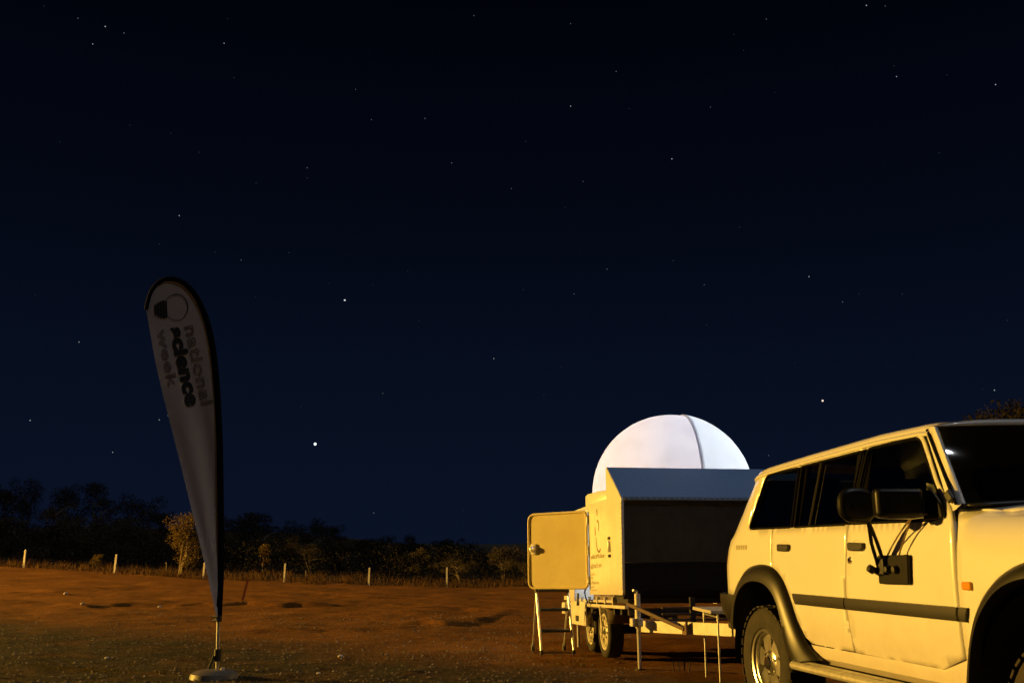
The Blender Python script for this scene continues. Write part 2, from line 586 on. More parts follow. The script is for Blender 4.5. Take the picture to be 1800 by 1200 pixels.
# ------------------------------------------------------------------ stars
def build_stars():
    em = {}

    def star_mat(c, s):
        k = (c, s)
        if k not in em:
            mt = bpy.data.materials.new('starlight')
            mt.use_nodes = True
            nt = mt.node_tree
            nt.nodes.clear()
            e = nt.nodes.new('ShaderNodeEmission')
            e.inputs[0].default_value = (*c, 1)
            e.inputs[1].default_value = s
            o = nt.nodes.new('ShaderNodeOutputMaterial')
            nt.links.new(e.outputs[0], o.inputs[0])
            em[k] = mt
        return em[k]
    D = 9000.0

    def ball(m, u, v, px):
        d = ray(u, v).normalized()
        c = Vector((0, 0, EYE)) + d * D
        r = D * px / FPX
        vs = [c + Vector(q) * r for q in ((1, 0, 0), (-1, 0, 0), (0, 1, 0), (0, -1, 0), (0, 0, 1), (0, 0, -1))]
        m.add(vs, [(0, 2, 4), (2, 1, 4), (1, 3, 4), (3, 0, 4), (2, 0, 5), (1, 2, 5), (3, 1, 5), (0, 3, 5)])

    def planet(name, u, v, px, c, s, label):
        d = ray(u, v).normalized()
        m = MB()
        bm = bmesh.new()
        bmesh.ops.create_icosphere(bm, subdivisions=2, radius=D * px / FPX)
        m.v = [tuple(q.co) for q in bm.verts]
        m.f = [tuple(q.index for q in f.verts) for f in bm.faces]
        bm.free()
        o = m.build(name, star_mat(c, s), smooth=60, loc=Vector((0, 0, EYE)) + d * D)
        tag(o, label, 'star')
    planet('evening_star', 554, 780, 2.3, (0.85, 0.97, 1.0), 1.8, 'brightest bluish white star low over the scrub trees')
    planet('orange_star', 1446, 704, 1.7, (1.0, 0.78, 0.62), 1.1, 'warm orange star above the roof of the white vehicle')
    planet('white_star', 606, 527.5, 1.35, (0.95, 0.97, 1), 1.0, 'clear white star high above the brightest low star')
    bright = [(315, 379), (394, 76.5), (1523, 10), (139, 601), (1181, 279.5), (1422, 486), (868, 630), (1748, 685.5), (280, 737.5), (53, 738.5), (198, 794.5),
              (1576, 135), (1750, 149), (185, 47), (163, 77.5), (1003, 187)]
    mid = [(137, 32.5), (218, 58.5), (1083, 126), (1556, 11), (794, 286.5), (899, 331.5), (747, 208.5), (653, 210.5), (1249, 188.5), (1351, 800), (1009, 516.5), (657, 901),
           (673, 691), (540, 295), (1347, 34), (1003, 42), (833, 28), (625, 157.5), (1025, 319), (1238, 500.5), (1481, 530.5), (424, 457), (1067, 473), (295, 730)]
    faint = [(77, 11), (400, 33), (411, 137), (300, 234), (105, 250), (924, 249), (1106, 191), (280, 429), (378, 443), (449, 522), (508, 444), (62, 519), (717, 477), (920, 509),
             (737, 564), (987, 644), (1397, 638), (1510, 516), (1586, 517), (1242, 571), (1183, 458), (956, 694), (1307, 89), (1290, 61), (1572, 116), (1665, 132), (1300, 399), (1771, 563),
             (529, 714), (815, 896), (993, 365), (350, 268), (228, 220), (540, 313), (450, 322), (655, 500), (579, 498), (1651, 269), (1362, 163), (1727, 684)]
    for lst, px, s, c, nm in ((bright, 1.1, 0.42, (0.9, 0.95, 1), 'bright'), (mid, 0.95, 0.14, (0.9, 0.95, 1), 'middling'), (faint, 0.9, 0.035, (0.8, 0.9, 1), 'faint')):
        m = MB()
        for u, v in lst:
            ball(m, u, v, px * random.uniform(0.8, 1.15))
        o = m.build('star_field', star_mat(c, s), smooth=0, fix=False)
        o['kind'] = 'stuff'
        o['label'] = nm + ' stars scattered over the night sky'
        o['category'] = 'stars'


build_stars()


# ------------------------------------------------------------------ floodlight that lights the yard
def build_floodlight():
    root = empty('floodlight_pole', (LAMP_POS.x, LAMP_POS.y, ground_z(LAMP_POS.x, LAMP_POS.y)))
    tag(root, 'tall steel pole with a sodium floodlight at the edge of the yard', 'floodlight')
    h = LAMP_POS.z - root.location.z
    MB().tube([(0, 0, 0), (0, 0, h * 0.5), (0, 0, h + 0.25)], [0.09, 0.075, 0.06], 14).build('pole', STEEL, root)
    d = (LAMP_AIM - LAMP_POS).normalized()
    q = d.to_track_quat('-Z', 'Y').to_matrix().to_4x4()
    q = Matrix.Translation((0.35, 0, h)) @ q
    hd = MB()
    hd.lathe([(0.02, 0.30), (0.10, 0.28), (0.13, 0.1), (0.24, -0.12), (0.235, -0.12), (0.12, 0.1), (0.03, 0.2)], 24, q)
    hd.build('lamp_housing', STEEL, root, smooth=50)
    MB().tube([(0, 0, h), (0.2, 0, h + 0.05), (0.33, 0, h + 0.03)], 0.03, 8).build('bracket', STEEL, root)
    ld = bpy.data.lights.new('sodium_lamp', 'SPOT')
    ld.energy = LAMP_POWER
    ld.color = LAMP_COL
    ld.shadow_soft_size = 0.12
    ld.spot_size = R(110)
    ld.spot_blend = 0.12
    lo = bpy.data.objects.new('sodium_lamp', ld)
    col.objects.link(lo)
    lo.parent = root
    lo.location = Vector((0.35, 0, h)) + d * 0.16
    lo.rotation_euler = d.to_track_quat('-Z', 'Y').to_euler()


build_floodlight()


# ------------------------------------------------------------------ white four-wheel-drive
CAR_O = Vector((2.716, 7.374, 0.0))
CAR_YAW = math.atan2(-0.98229, 0.18738)


def body_w(s, z):
    """half width of the body at length s, height z"""
    if z < 1.28:
        w = 0.90 - 0.03 * max(0, (0.80 - z) / 0.35) ** 2 - 0.012 * max(0, (z - 1.0) / 0.28) ** 2
    else:
        w = 0.888 - (z - 1.28) * 0.235
    sr = interp(z, [1.05, 1.234, 1.32, 1.79], [-0.50, -0.445, -0.346, -0.066])
    if s < sr:
        w -= 0.70 * (sr - s) ** 2
    if s > 2.9:
        w -= 0.16 * (s - 2.9) ** 2
    return w


def roof_z(s):
    return interp(s, [-0.7, -0.23, 0.5, 1.39, 1.86, 2.0], [1.765, 1.793, 1.831, 1.868, 1.868, 1.85])


def densify(poly, step, closed=True):
    out = []
    n = len(poly)
    for i in range(n if closed else n - 1):
        a, b = Vector(poly[i]), Vector(poly[(i + 1) % n])
        k = max(1, int((b - a).length / step))
        for j in range(k):
            out.append(tuple(a.lerp(b, j / k)))
    if not closed:
        out.append(tuple(poly[-1]))
    return out


def round_poly(poly, r, seg=4):
    """poly: list of (x, z) or (x, z, radius)"""
    out = []
    n = len(poly)
    for i in range(n):
        p = Vector(poly[i][:2])
        rr = poly[i][2] if len(poly[i]) > 2 else r
        a, b = Vector(poly[i - 1][:2]) - p, Vector(poly[(i + 1) % n][:2]) - p
        d = min(rr, a.length * 0.45, b.length * 0.45)
        if d < 1e-4:
            out.append(tuple(p))
            continue
        p0, p1 = p + a.normalized() * d, p + b.normalized() * d
        for k in range(seg + 1):
            t = k / seg
            out.append(tuple(p0 * (1 - t) ** 2 + p * 2 * t * (1 - t) + p1 * t * t))
    return out


def inside(p, poly):
    x, y = p
    c = False
    n = len(poly)
    j = n - 1
    for i in range(n):
        xi, yi = poly[i]
        xj, yj = poly[j]
        if (yi > y) != (yj > y) and x < (xj - xi) * (y - yi) / (yj - yi) + xi:
            c = not c
        j = i
    return c


def panel(outline, holes, fmap, step=0.06):
    loops = [densify(outline, step)] + [densify(h, step) for h in holes]
    pts, edges = [], []
    for L in loops:
        o = len(pts)
        pts += L
        edges += [(o + i, o + (i + 1) % len(L)) for i in range(len(L))]
    xs = [p[0] for p in loops[0]]
    zs = [p[1] for p in loops[0]]
    bp = np.array(pts)
    g = step
    x = min(xs) + g / 2
    while x < max(xs):
        z = min(zs) + g / 2
        while z < max(zs):
            if inside((x, z), loops[0]) and not any(inside((x, z), h) for h in loops[1:]):
                if ((bp - (x, z)) ** 2).sum(1).min() > (g * 0.4) ** 2:
                    pts.append((x, z))
            z += g
        x += g
    r = delaunay_2d_cdt([Vector(p) for p in pts], edges, [], 0, 1e-5)
    vs, fs = r[0], r[2]
    keep = []
    for f in fs:
        c = sum((vs[i] for i in f), Vector((0, 0))) / len(f)
        if inside(c, loops[0]) and not any(inside(c, h) for h in loops[1:]):
            keep.append(tuple(f))
    m = MB()
    m.add([fmap(v.x, v.y) for v in vs], keep)
    return m


GBLACK = mat('black_gloss_trim', (0.005, 0.005, 0.005), 0.75, spec=0.06, nscale=20, namp=0.3)
MIRB = mat('mirror_black', (0.006, 0.0058, 0.0055), 0.4, spec=0.22, nscale=20, namp=0.3)
car = empty('four_wheel_drive', CAR_O, (0, 0, CAR_YAW))
tag(car, 'white station-wagon four-wheel-drive with black wheel-arch flares, hitched to the dome trailer', 'car')

RF_OUT = [(-0.60, 0.60), (-0.56, 0.72), (-0.51, 0.83), (-0.42, 0.955), (-0.25, 1.06), (-0.02, 1.088), (0.18, 1.068), (0.325, 0.985), (0.43, 0.824), (0.52, 0.645), (0.63, 0.55), (0.80, 0.490)]
RF_IN = [(-0.44, 0.60), (-0.43, 0.70), (-0.40, 0.78), (-0.33, 0.87), (-0.20, 0.94), (-0.04, 0.960), (0.12, 0.945), (0.24, 0.895), (0.325, 0.80), (0.365, 0.66), (0.385, 0.55), (0.47, 0.450)]
FF_OUT = [(2.255, 0.47), (2.275, 0.56), (2.324, 0.751), (2.411, 0.918), (2.542, 1.042), (2.742, 1.125), (2.95, 1.14), (3.15, 1.10), (3.32, 1.00), (3.42, 0.85), (3.46, 0.70), (3.47, 0.60)]
FF_IN = [(2.335, 0.47), (2.345, 0.56), (2.385, 0.72), (2.45, 0.85), (2.584, 0.977), (2.727, 1.035), (2.93, 1.055), (3.12, 1.015), (3.27, 0.93), (3.35, 0.81), (3.385, 0.70), (3.39, 0.60)]


def midline(a, b, t=0.5):
    return [(p[0] * (1 - t) + q[0] * t, p[1] * (1 - t) + q[1] * t) for p, q in zip(a, b)]


RA = midline(RF_OUT, RF_IN)
FA = midline(FF_OUT, FF_IN)
QWIN = round_poly([(-0.262, 1.337, 0.05), (0.425, 1.332, 0.02), (0.405, 1.748, 0.02), (-0.10, 1.738, 0.07)], 0.03)
RWIN = round_poly([(0.475, 1.332, 0.02), (1.165, 1.330, 0.02), (1.235, 1.782, 0.03), (0.452, 1.752, 0.02)], 0.03)
FWIN = round_poly([(1.225, 1.332, 0.03), (2.055, 1.325, 0.05), (2.14, 1.352, 0.02), (2.105, 1.42, 0.03), (2.02, 1.535, 0.05), (1.835, 1.800, 0.06), (1.295, 1.790, 0.05)], 0.03)

for side in (-1, 1):
    def mp(s, z, side=side, off=0.0):
        return (s, side * (body_w(s, z) + off), z)
    # rear quarter
    q = [(0.150, 1.06), (0.150, 1.331), (0.0, 1.3335), (-0.22, 1.3365), (-0.25, 1.341), (-0.264, 1.36), (-0.258, 1.39), (-0.128, 1.69), (-0.105, 1.726), (-0.06, 1.739), (0.0, 1.741), (0.436, 1.752), (0.436, 1.79), (-0.06, 1.765), (-0.616, 1.74), (-0.64, 1.70), (-0.80, 1.45), (-0.896, 1.32), (-0.995, 1.234), (-1.05, 1.05), (-1.05, 0.845), (-0.50, 0.845)] + RA[2:8] + [(0.20, 1.045)]
    panel(q, [], mp).build('quarter_panel', PAINT, car, solid=0.018)
    d = [(0.158, 1.05), (0.158, 1.331), (0.446, 1.3315), (1.196, 1.3295), (1.186, 1.20), (1.152, 0.99), (1.140, 0.85), (1.16, 0.70), (1.186, 0.578), (0.66, 0.580)] + [(0.575, 0.615), (0.475, 0.735), (0.40, 0.84), (0.30, 0.98)]
    rd = panel(d, [], mp).build('rear_door', PAINT, car, solid=0.02)
    panel([(0.444, 1.760), (0.444, 1.790), (1.268, 1.808), (1.264, 1.789)], [], mp).build('door_top_rail', PAINT, rd, solid=0.02)
    fr_ = [(0.446, 1.333), (0.440, 1.757), (1.262, 1.786), (1.198, 1.331)]
    panel(fr_, [RWIN], lambda s, z, side=side: (s, side * (body_w(s, z) - 0.006), z)).build('window_frame', GBLACK, rd, solid=0.02)
    fd = [(1.192, 0.576), (1.166, 0.70), (1.147, 0.85), (1.159, 0.99), (1.193, 1.20), (1.203, 1.3285), (2.045, 1.3225), (2.11, 1.334), (2.133, 1.352), (2.10, 1.42), (2.02, 1.535), (1.862, 1.765), (1.84, 1.788), (1.81, 1.797), (1.278, 1.789), (1.281, 1.812), (1.845, 1.826), (1.90, 1.765), (2.058, 1.535), (2.196, 1.385), (2.232, 1.30), (2.241, 1.20), (2.236, 0.91), (2.242, 0.645), (2.03, 0.570)]
    fdo = panel(fd, [], mp).build('front_door', PAINT, car, solid=0.02)
    # front wing, rolled over the shoulder to the bonnet
    cs = [(0.0, 0.46), (0.0, 0.60), (0.0, 0.80), (0.0, 1.00), (0.0, 1.10), (0.008, 1.17), (0.028, 1.235), (0.062, 1.290), (0.11, 1.332), (0.17, 1.362), (0.235, 1.382)]

    def wing(s, t, side=side):
        i = min(int(t), len(cs) - 2)
        k = t - i
        dy = cs[i][0] * (1 - k) + cs[i + 1][0] * k
        z = cs[i][1] * (1 - k) + cs[i + 1][1] * k
        drop = 0.045 * max(0, s - 2.2) if z > 1.1 else 0.0
        dy *= 0.25 + 0.75 * smoothstep(2.20, 2.40, s)
        return (s, side * (body_w(s, min(z, 1.0)) - dy - 0.012 * max(0, z - 1.0) / 0.28), z - drop)
    zt = [c[1] for c in cs]
    fo = [(2.249, 0.47), (2.250, 0.645), (2.244, 0.91), (2.249, 1.20), (2.240, 1.30), (2.204, 1.378), (2.20, 1.382), (3.60, 1.382), (3.70, 0.62), (3.43, 0.62)] + FA[::-1][1:-1]
    panel(fo, [], lambda s, z, f=wing: f(s, interp(z, zt, list(range(len(zt)))))).build('front_wing', PAINT, car, solid=0.02)
    # sill under the doors
    m = MB()
    sz_ = lambda s, z: z + (max(0, s - 2.03) / 0.212 * 0.074 if z > 0.56 else 0)
    rows = [[(s, side * (body_w(s, 0.57) - o), sz_(s, z)) for s in list(np.linspace(0.60, 2.03, 12)) + [2.10, 2.18, 2.246]] for o, z in ((0.010, 0.571), (0.006, 0.55), (0.012, 0.50), (0.05, 0.462), (0.12, 0.455))]
    m.strip(rows).build('sill', PAINT, car)
    # roof drip rail
    m = MB()
    ss = np.linspace(-0.60, 1.93, 30)
    m.strip([[(s, side * (body_w(s, roof_z(s) - 0.06) + o), roof_z(s) - h) for s in ss] for o, h in ((-0.01, 0.066), (0.012, 0.064), (0.016, 0.050), (0.004, 0.040), (-0.010, 0.036))])
    m.build('drip_rail', PAINT, car)
    # door seals and dark pillars behind the glass line
    MB().strip([[(s, side * (body_w(s, z) - 0.022), z) for s in (1.15, 1.32)] for z in np.linspace(0.6, 1.80, 10)]).build('centre_pillar', GBLACK, car, solid=0.03)
    MB().strip([[(s, side * (body_w(s, z) - 0.022), z) for s in (0.38, 0.50)] for z in np.linspace(1.2, 1.78, 6)]).build('rear_pillar', GBLACK, car, solid=0.03)
    # glass
    grow = lambda L, k=0.012: [((p[0] - c0[0]) * (1 + k * 2.2) + c0[0], (p[1] - c0[1]) * (1 + k * 3) + c0[1]) for c0 in [np.mean(L, axis=0)] for p in L]
    for nm, W_, par in (('side_window', QWIN, None), ('window_pane', RWIN, rd), ('window_pane', FWIN, fdo)):
        o = panel(grow(W_), [], lambda s, z, side=side: (s, side * (body_w(s, z) - 0.024), z), 0.12).build(nm, SIDEGLASS, car if par is None else par)
    # black weather strip round each opening
    for W_, par in ((QWIN, car), (RWIN, rd), (FWIN, fdo)):
        pts = [(s, side * (body_w(s, z) - 0.006), z) for s, z in densify(W_, 0.05)]
        MB().tube(pts + [pts[0], pts[1]], 0.010, 6, False).build('window_seal', GBLACK, par)
    MB().tube([(0.675 + 0.037 * t, side * (body_w(0.7, 1.333 + 0.42 * t) - 0.012), 1.333 + 0.42 * t) for t in (0, 0.5, 1)], 0.011, 6).build('window_divider', mat('satin_trim', (0.03, 0.028, 0.026), 0.5, spec=0.2), rd)
    # rubbing strip
    for s0, s1, par in ((0.478, 1.138, rd), (1.150, 2.228, fdo), (2.248, 2.302, car)):
        ss = np.linspace(s0, s1, 10)
        if par is rd:
            prof = lambda s, h: s + (0.045 * (0.5 - h) if s < 0.49 else 0)
        elif par is car:
            prof = lambda s, h: s + (0.02 * (h - 0.5) if s > 2.30 else 0)
        else:
            prof = lambda s, h: s
        m = MB()
        rows = []
        for h, o in ((0.0, 0.0), (0.04, 0.014), (0.5, 0.019), (0.96, 0.014), (1.0, 0.0)):
            rows.append([(prof(s, h), side * (body_w(s, 0.86) + o), 0.820 + 0.072 * h) for s in ss])
        m.strip(rows)
        m.strip([[r[0] for r in rows], [(r[0][0], side * 0.88, r[0][2]) for r in rows]])
        m.strip([[r[-1] for r in rows], [(r[-1][0], side * 0.88, r[-1][2]) for r in rows]])
        m.build('side_moulding', FLAREP, par)
    # handles
    for s0, s1, par in ((0.270, 0.440, rd), (1.222, 1.395, fdo)):
        w = body_w(s0, 1.2)
        m = MB()
        pl = round_poly([(s0, 1.172), (s1 - 0.03, 1.170), (s1, 1.185), (s1, 1.218), (s0, 1.222)], 0.018)
        mm = Matrix(((1, 0, 0, 0), (0, 0, side, 0), (0, 1, 0, 0), (0, 0, 0, 1)))
        m.prism(pl, w - 0.01, w + 0.022, mm)
        m.build('handle', BLACKP, par, bevel=0.006)
        m = MB()
        ro = Matrix.Translation((s0 + 0.085, side * (w - 0.001), 1.165)) @ Matrix.Rotation(math.pi / 2, 4, 'X')
        m.lathe([(0.075, 0.002), (0.066, -0.003), (0.05, 0.004), (0.0, 0.004)], 20, ro)
        m.build('handle_recess', PAINT, par)
    m = MB()
    ro = Matrix.Translation((1.218, side * 0.895, 1.112)) @ Matrix.Rotation(-side * math.pi / 2, 4, 'X')
    m.lathe([(0.0, 0.012), (0.016, 0.011), (0.018, 0.004), (0.026, 0.002), (0.027, -0.01)], 14, ro)
    m.build('door_lock', CHROME, fdo)
    # flares
    for out, inn in ((RF_OUT, RF_IN), (FF_OUT, FF_IN)):
        def smooth_line(L):
            a = np.array(L)
            t = np.arange(len(a))
            tt = np.linspace(0, len(a) - 1, 48)
            r = np.stack([np.interp(tt, t, a[:, k]) for k in (0, 1)], 1)
            for _ in range(6):
                r[1:-1] = (r[:-2] + 2 * r[1:-1] + r[2:]) / 4
            return r
        A, B = smooth_line(out), smooth_line(inn)
        rows = []
        for t, o in ((0.0, -0.004), (0.02, 0.012), (0.3, 0.040), (0.65, 0.058), (0.94, 0.062), (1.0, 0.052), (1.0, -0.10)):
            L = A * (1 - t) + B * t
            rows.append([(p[0], side * (body_w(max(p[0], -0.5), 0.8) + o), p[1]) for p in L])
        MB().strip(rows).build('wheel_arch_flare', FLAREP, car, smooth=50)
    # wheel wells
    for c0, r0 in (((0.0, 0.42), 0.57), ((2.90, 0.44), 0.57)):
        rows = []
        for y in (0.90, 0.50):
            rows.append([(c0[0] + r0 * math.cos(a), side * y, c0[1] + r0 * math.sin(a)) for a in np.linspace(-0.1, math.pi + 0.1, 22)])
        m = MB().strip(rows)
        m.add([(c0[0] + r0 * math.cos(a), side * 0.5, c0[1] + r0 * math.sin(a)) for a in np.linspace(-0.1, math.pi + 0.1, 22)], [tuple(range(22))])
        m.build('wheel_well', UNDER, car)
    # side step
    m = MB()
    for yo in (0.905, 0.985):
        m.tube([(0.53, side * (yo - 0.03), 0.445), (0.56, side * yo, 0.440), (1.4, side * yo, 0.440), (2.2, side * yo, 0.440), (2.24, side * (yo - 0.03), 0.445)], 0.026, 10)
    m.box((0.56, side * 0.90, 0.440), (2.2, side * 0.985, 0.452))
    m.build('side_step', mat('step_alloy', (0.62, 0.60, 0.55), 0.35, metal=0.35, nscale=20, namp=0.25), car)
    for s in (0.8, 1.4, 2.0):
        MB().box((s - 0.03, side * 0.6, 0.415), (s + 0.03, side * 0.95, 0.438)).build('step_bracket', UNDER, car)
    # windscreen pillar
    m = MB()
    rows = []
    for t in np.linspace(0, 1, 9):
        so, zo = 2.236 + (1.925 - 2.236) * t, 1.378 + (1.835 - 1.378) * t
        si, zi, yi = 2.238 + (1.968 - 2.238) * t, 1.405 + (1.838 - 1.405) * t, 0.812 - 0.065 * t
        wo = body_w(1.5, zo)
        sd = so - 0.045
        rows.append([(sd, side * (wo - 0.004), zo - 0.012), (so, side * (wo - 0.004), zo), (so * 0.6 + (si + 0.016) * 0.4, side * (wo * 0.6 + (yi + 0.024) * 0.4), zo * 0.6 + zi * 0.4), (si + 0.016, side * (yi + 0.022), zi + 0.002), (si + 0.020, side * (yi + 0.008), zi), (si + 0.006, side * (yi - 0.004), zi), (si - 0.03, side * (yi - 0.02), zi - 0.02)])
    m.strip(rows).build('windscreen_pillar', PAINT, car, smooth=60)
    pts = [(2.236 + (1.905 - 2.236) * t, side * (body_w(1.5, 1.40 + 0.43 * t) + 0.002), 1.405 + 0.425 * t) for t in np.linspace(0, 1, 6)]
    MB().tube(pts, 0.009, 6).build('pillar_seal', GBLACK, car)
    m = MB().box((-0.022, -0.012, -0.03), (0.022, 0.012, 0.03), Matrix.Translation((2.19, side * 0.862, 1.445)) @ Matrix.Rotation(R(-36), 4, 'Y'))
    m.build('antenna_base', BLACKP, car, bevel=0.006)
    # indicator
    m = MB()
    m.box((2.286, side * 0.893, 0.976), (2.358, side * 0.914, 1.018))
    m.build('side_indicator', AMBER, car, bevel=0.008)

# roof skin
ss = np.linspace(-0.62, 1.95, 28)
rows = []
for f, dz in ((1.0, -0.052), (0.995, -0.034), (0.975, -0.014), (0.935, 0.002), (0.86, 0.012), (0.7, 0.022), (0.4, 0.032), (0, 0.036)):
    rows.append([(s + (0.06 * (1 - f ** 2) if s > 1.9 else 0), -f * (body_w(s, roof_z(s) - 0.05) + 0.002), roof_z(s) + dz) for s in ss])
rows += [[(p[0], -p[1], p[2]) for p in r] for r in rows[-2::-1]]
MB().strip(rows).build('roof', PAINT, car, smooth=60)
# tailgate with window
rows = []
for z in (0.845, 1.0, 1.05, 1.234, 1.32, 1.5, 1.70, 1.745):
    st = interp(z, [1.05, 1.234, 1.32, 1.74], [-1.05, -0.995, -0.896, -0.616])
    rows.append([(st - 0.03 * (1 - (y / 0.7) ** 2), y, z) for y in np.linspace(-0.715, 0.715, 9) * min(1.0, 0.955 + 0 * z) * (1 if z < 1.3 else 1 - (z - 1.3) * 0.22)])
tg = MB().strip(rows).build('tailgate', PAINT, car, solid=0.02)
rows = []
for z in np.linspace(1.30, 1.68, 5):
    st = interp(z, [1.05, 1.234, 1.32, 1.74], [-1.05, -0.995, -0.896, -0.616])
    rows.append([(st - 0.045 * (1 - (y / 0.75) ** 2) - 0.006, y, z) for y in np.linspace(-0.56, 0.56, 9)])
MB().strip(rows).build('rear_window', SIDEGLASS, tg)
# rear bumper
prof = [(-0.46, 0.90), (-0.62, 0.925), (-0.80, 0.90), (-0.96, 0.84), (-1.10, 0.70), (-1.16, 0.45), (-1.17, 0)]
full = [(a, -b) for a, b in prof] + [(a, b) for a, b in prof[-2::-1]]
rows = [[(s * (1 + dx) + 0.0, y * (1 + dy), z) for s, y in full] for z, dx, dy in ((0.845, -0.06, -0.03), (0.842, 0.0, 0.0), (0.78, 0.0, 0.0), (0.70, 0.0, -0.02), (0.62, -0.06, -0.05), (0.585, -0.14, -0.09))]
MB().strip(rows).build('rear_bumper', FLAREP, car, smooth=50)
tow = MB()
tow.box((-1.35, -0.04, 0.44), (-0.6, 0.04, 0.50))
tow.lathe([(0.0, 0.06), (0.017, 0.058), (0.025, 0.04), (0.025, 0.03), (0.015, 0.01), (0.015, -0.03)], 16, Matrix.Translation((-1.32, 0, 0.53)))
tow.build('tow_bar', UNDER, car)
# tail lamps
for side in (-1, 1):
    m = MB()
    rows = [[(s, side * (body_w(s, 1.0) + 0.006), z) for z in (0.90, 1.02, 1.14)] for s in (-0.90, -0.96, -1.02, -1.055)]
    m.strip(rows).build('tail_lamp', mat('red_lens', (0.35, 0.02, 0.015), 0.2, coat=0.5), car)
# faint model decal on the rear quarter
m = MB()
x = -0.47
for w in (0.035, 0.028, 0.03, 0.02, 0.035):
    m.add([(x + a * w, -(body_w(x + a * w, 1.2) + 0.002), 1.185 + b * 0.035) for a, b in ((0, 0), (1, 0), (1, 1), (0, 1))], [(0, 1, 2, 3)])
    x += w + 0.012
m.build('decal', mat('grey_decal', (0.42, 0.40, 0.33), 0.5), car)
# windscreen
rows = []
for t in np.linspace(0, 1, 9):
    row = []
    for k in np.linspace(-1, 1, 17):
        y = k * (0.82 - 0.065 * t)
        sb = 2.235 + 0.10 * (1 - k * k)
        st = 1.965 + 0.06 * (1 - k * k)
        row.append((sb + (st - sb) * t + 0.012 * math.sin(math.pi * t), y, 1.415 + 0.03 * (1 - k * k) + (0.425 - 0.01 * (1 - k * k)) * t))
    rows.append(row)
WS_ROWS = rows
ws = MB().strip(rows).build('windscreen', FRONTGLASS, car, smooth=80)
# header between windscreen and roof
k_ = np.linspace(-1, 1, 17)
hd = [[(1.960 + 0.06 * (1 - k * k), k * 0.756, 1.836 + 0.02 * (1 - k * k)) for k in k_],
      [(1.972 + 0.06 * (1 - k * k), k * 0.760, 1.846 + 0.022 * (1 - k * k)) for k in k_],
      [(1.970 + 0.055 * (1 - k * k), k * 0.758, 1.862 + 0.024 * (1 - k * k) - 0.020 * abs(k) ** 6) for k in k_],
      [(1.93 + 0.055 * (1 - k * k), k * 0.752, 1.874 + 0.024 * (1 - k * k) - 0.026 * abs(k) ** 6) for k in k_],
      [(1.86 + 0.055 * (1 - k * k), k * 0.745, 1.880 + 0.024 * (1 - k * k) - 0.030 * abs(k) ** 6) for k in k_]]
MB().strip(hd).build('windscreen_header', PAINT, car, smooth=70)
# cowl panel, bonnet, wipers
cw = [[(2.225 + 0.10 * (1 - k * k), k * 0.815, 1.408 + 0.035 * (1 - k * k)) for k in k_],
      [(2.30 + 0.12 * (1 - k * k), k * 0.82, 1.398 + 0.03 * (1 - k * k)) for k in k_]]
MB().strip(cw).build('cowl', BLACKP, car, solid=0.01)
rows = []
for s in np.linspace(2.262, 3.66, 14):
    nose = 0.06 * max(0, (s - 3.4) / 0.26) ** 2
    rows.append([(s + (0.10 * (1 - k * k) if s < 2.3 else 0.10 * (1 - k * k) * max(0, 1 - (s - 2.3) / 0.6)), k * (0.672 + 0.13 * (1 - smoothstep(2.22, 2.42, s)) - 0.03 * (s - 2.2)), 1.380 - 0.045 * (s - 2.2) + 0.050 * (1 - abs(k) ** 2.5) - nose) for k in np.linspace(-1, 1, 19)])
MB().strip(rows).build('bonnet', PAINT, car, solid=0.02, smooth=60)
for y0 in (-0.42, 0.30):
    m = MB()
    m.tube([(2.39, y0, 1.435), (2.395, y0 - 0.0, 1.465), (2.35, y0 + 0.25, 1.49), (2.31, y0 + 0.45, 1.51)], [0.022, 0.018, 0.010, 0.008], 8)
    m.tube([(2.34, y0 + 0.18, 1.49), (2.30, y0 + 0.5, 1.525)], 0.012, 6)
    m.build('wiper', BLACKP, car)
# nose: grille, lamps, bumper
m = MB()
m.box((3.60, -0.84, 0.86), (3.70, 0.84, 1.27))
m.build('front_panel', PAINT, car, bevel=0.03)
gr = MB()
for k in range(5):
    gr.box((3.69, -0.46, 0.98 + k * 0.055), (3.725, 0.46, 1.01 + k * 0.055))
gr.build('grille', CHROME, car, bevel=0.005)
for side in (-1, 1):
    MB().box((3.68, side * 0.50, 0.97), (3.72, side * 0.80, 1.22)).build('headlight', mat('lamp_lens', (0.6, 0.6, 0.6), 0.08, coat=1), car, bevel=0.02)
    MB().box((3.60, side * 0.81, 0.99), (3.70, side * 0.86, 1.22)).build('front_indicator', AMBER, car, bevel=0.01)
MB().box((3.50, -0.93, 0.56), (3.92, 0.93, 0.86)).build('front_bumper', FLAREP, car, bevel=0.06)
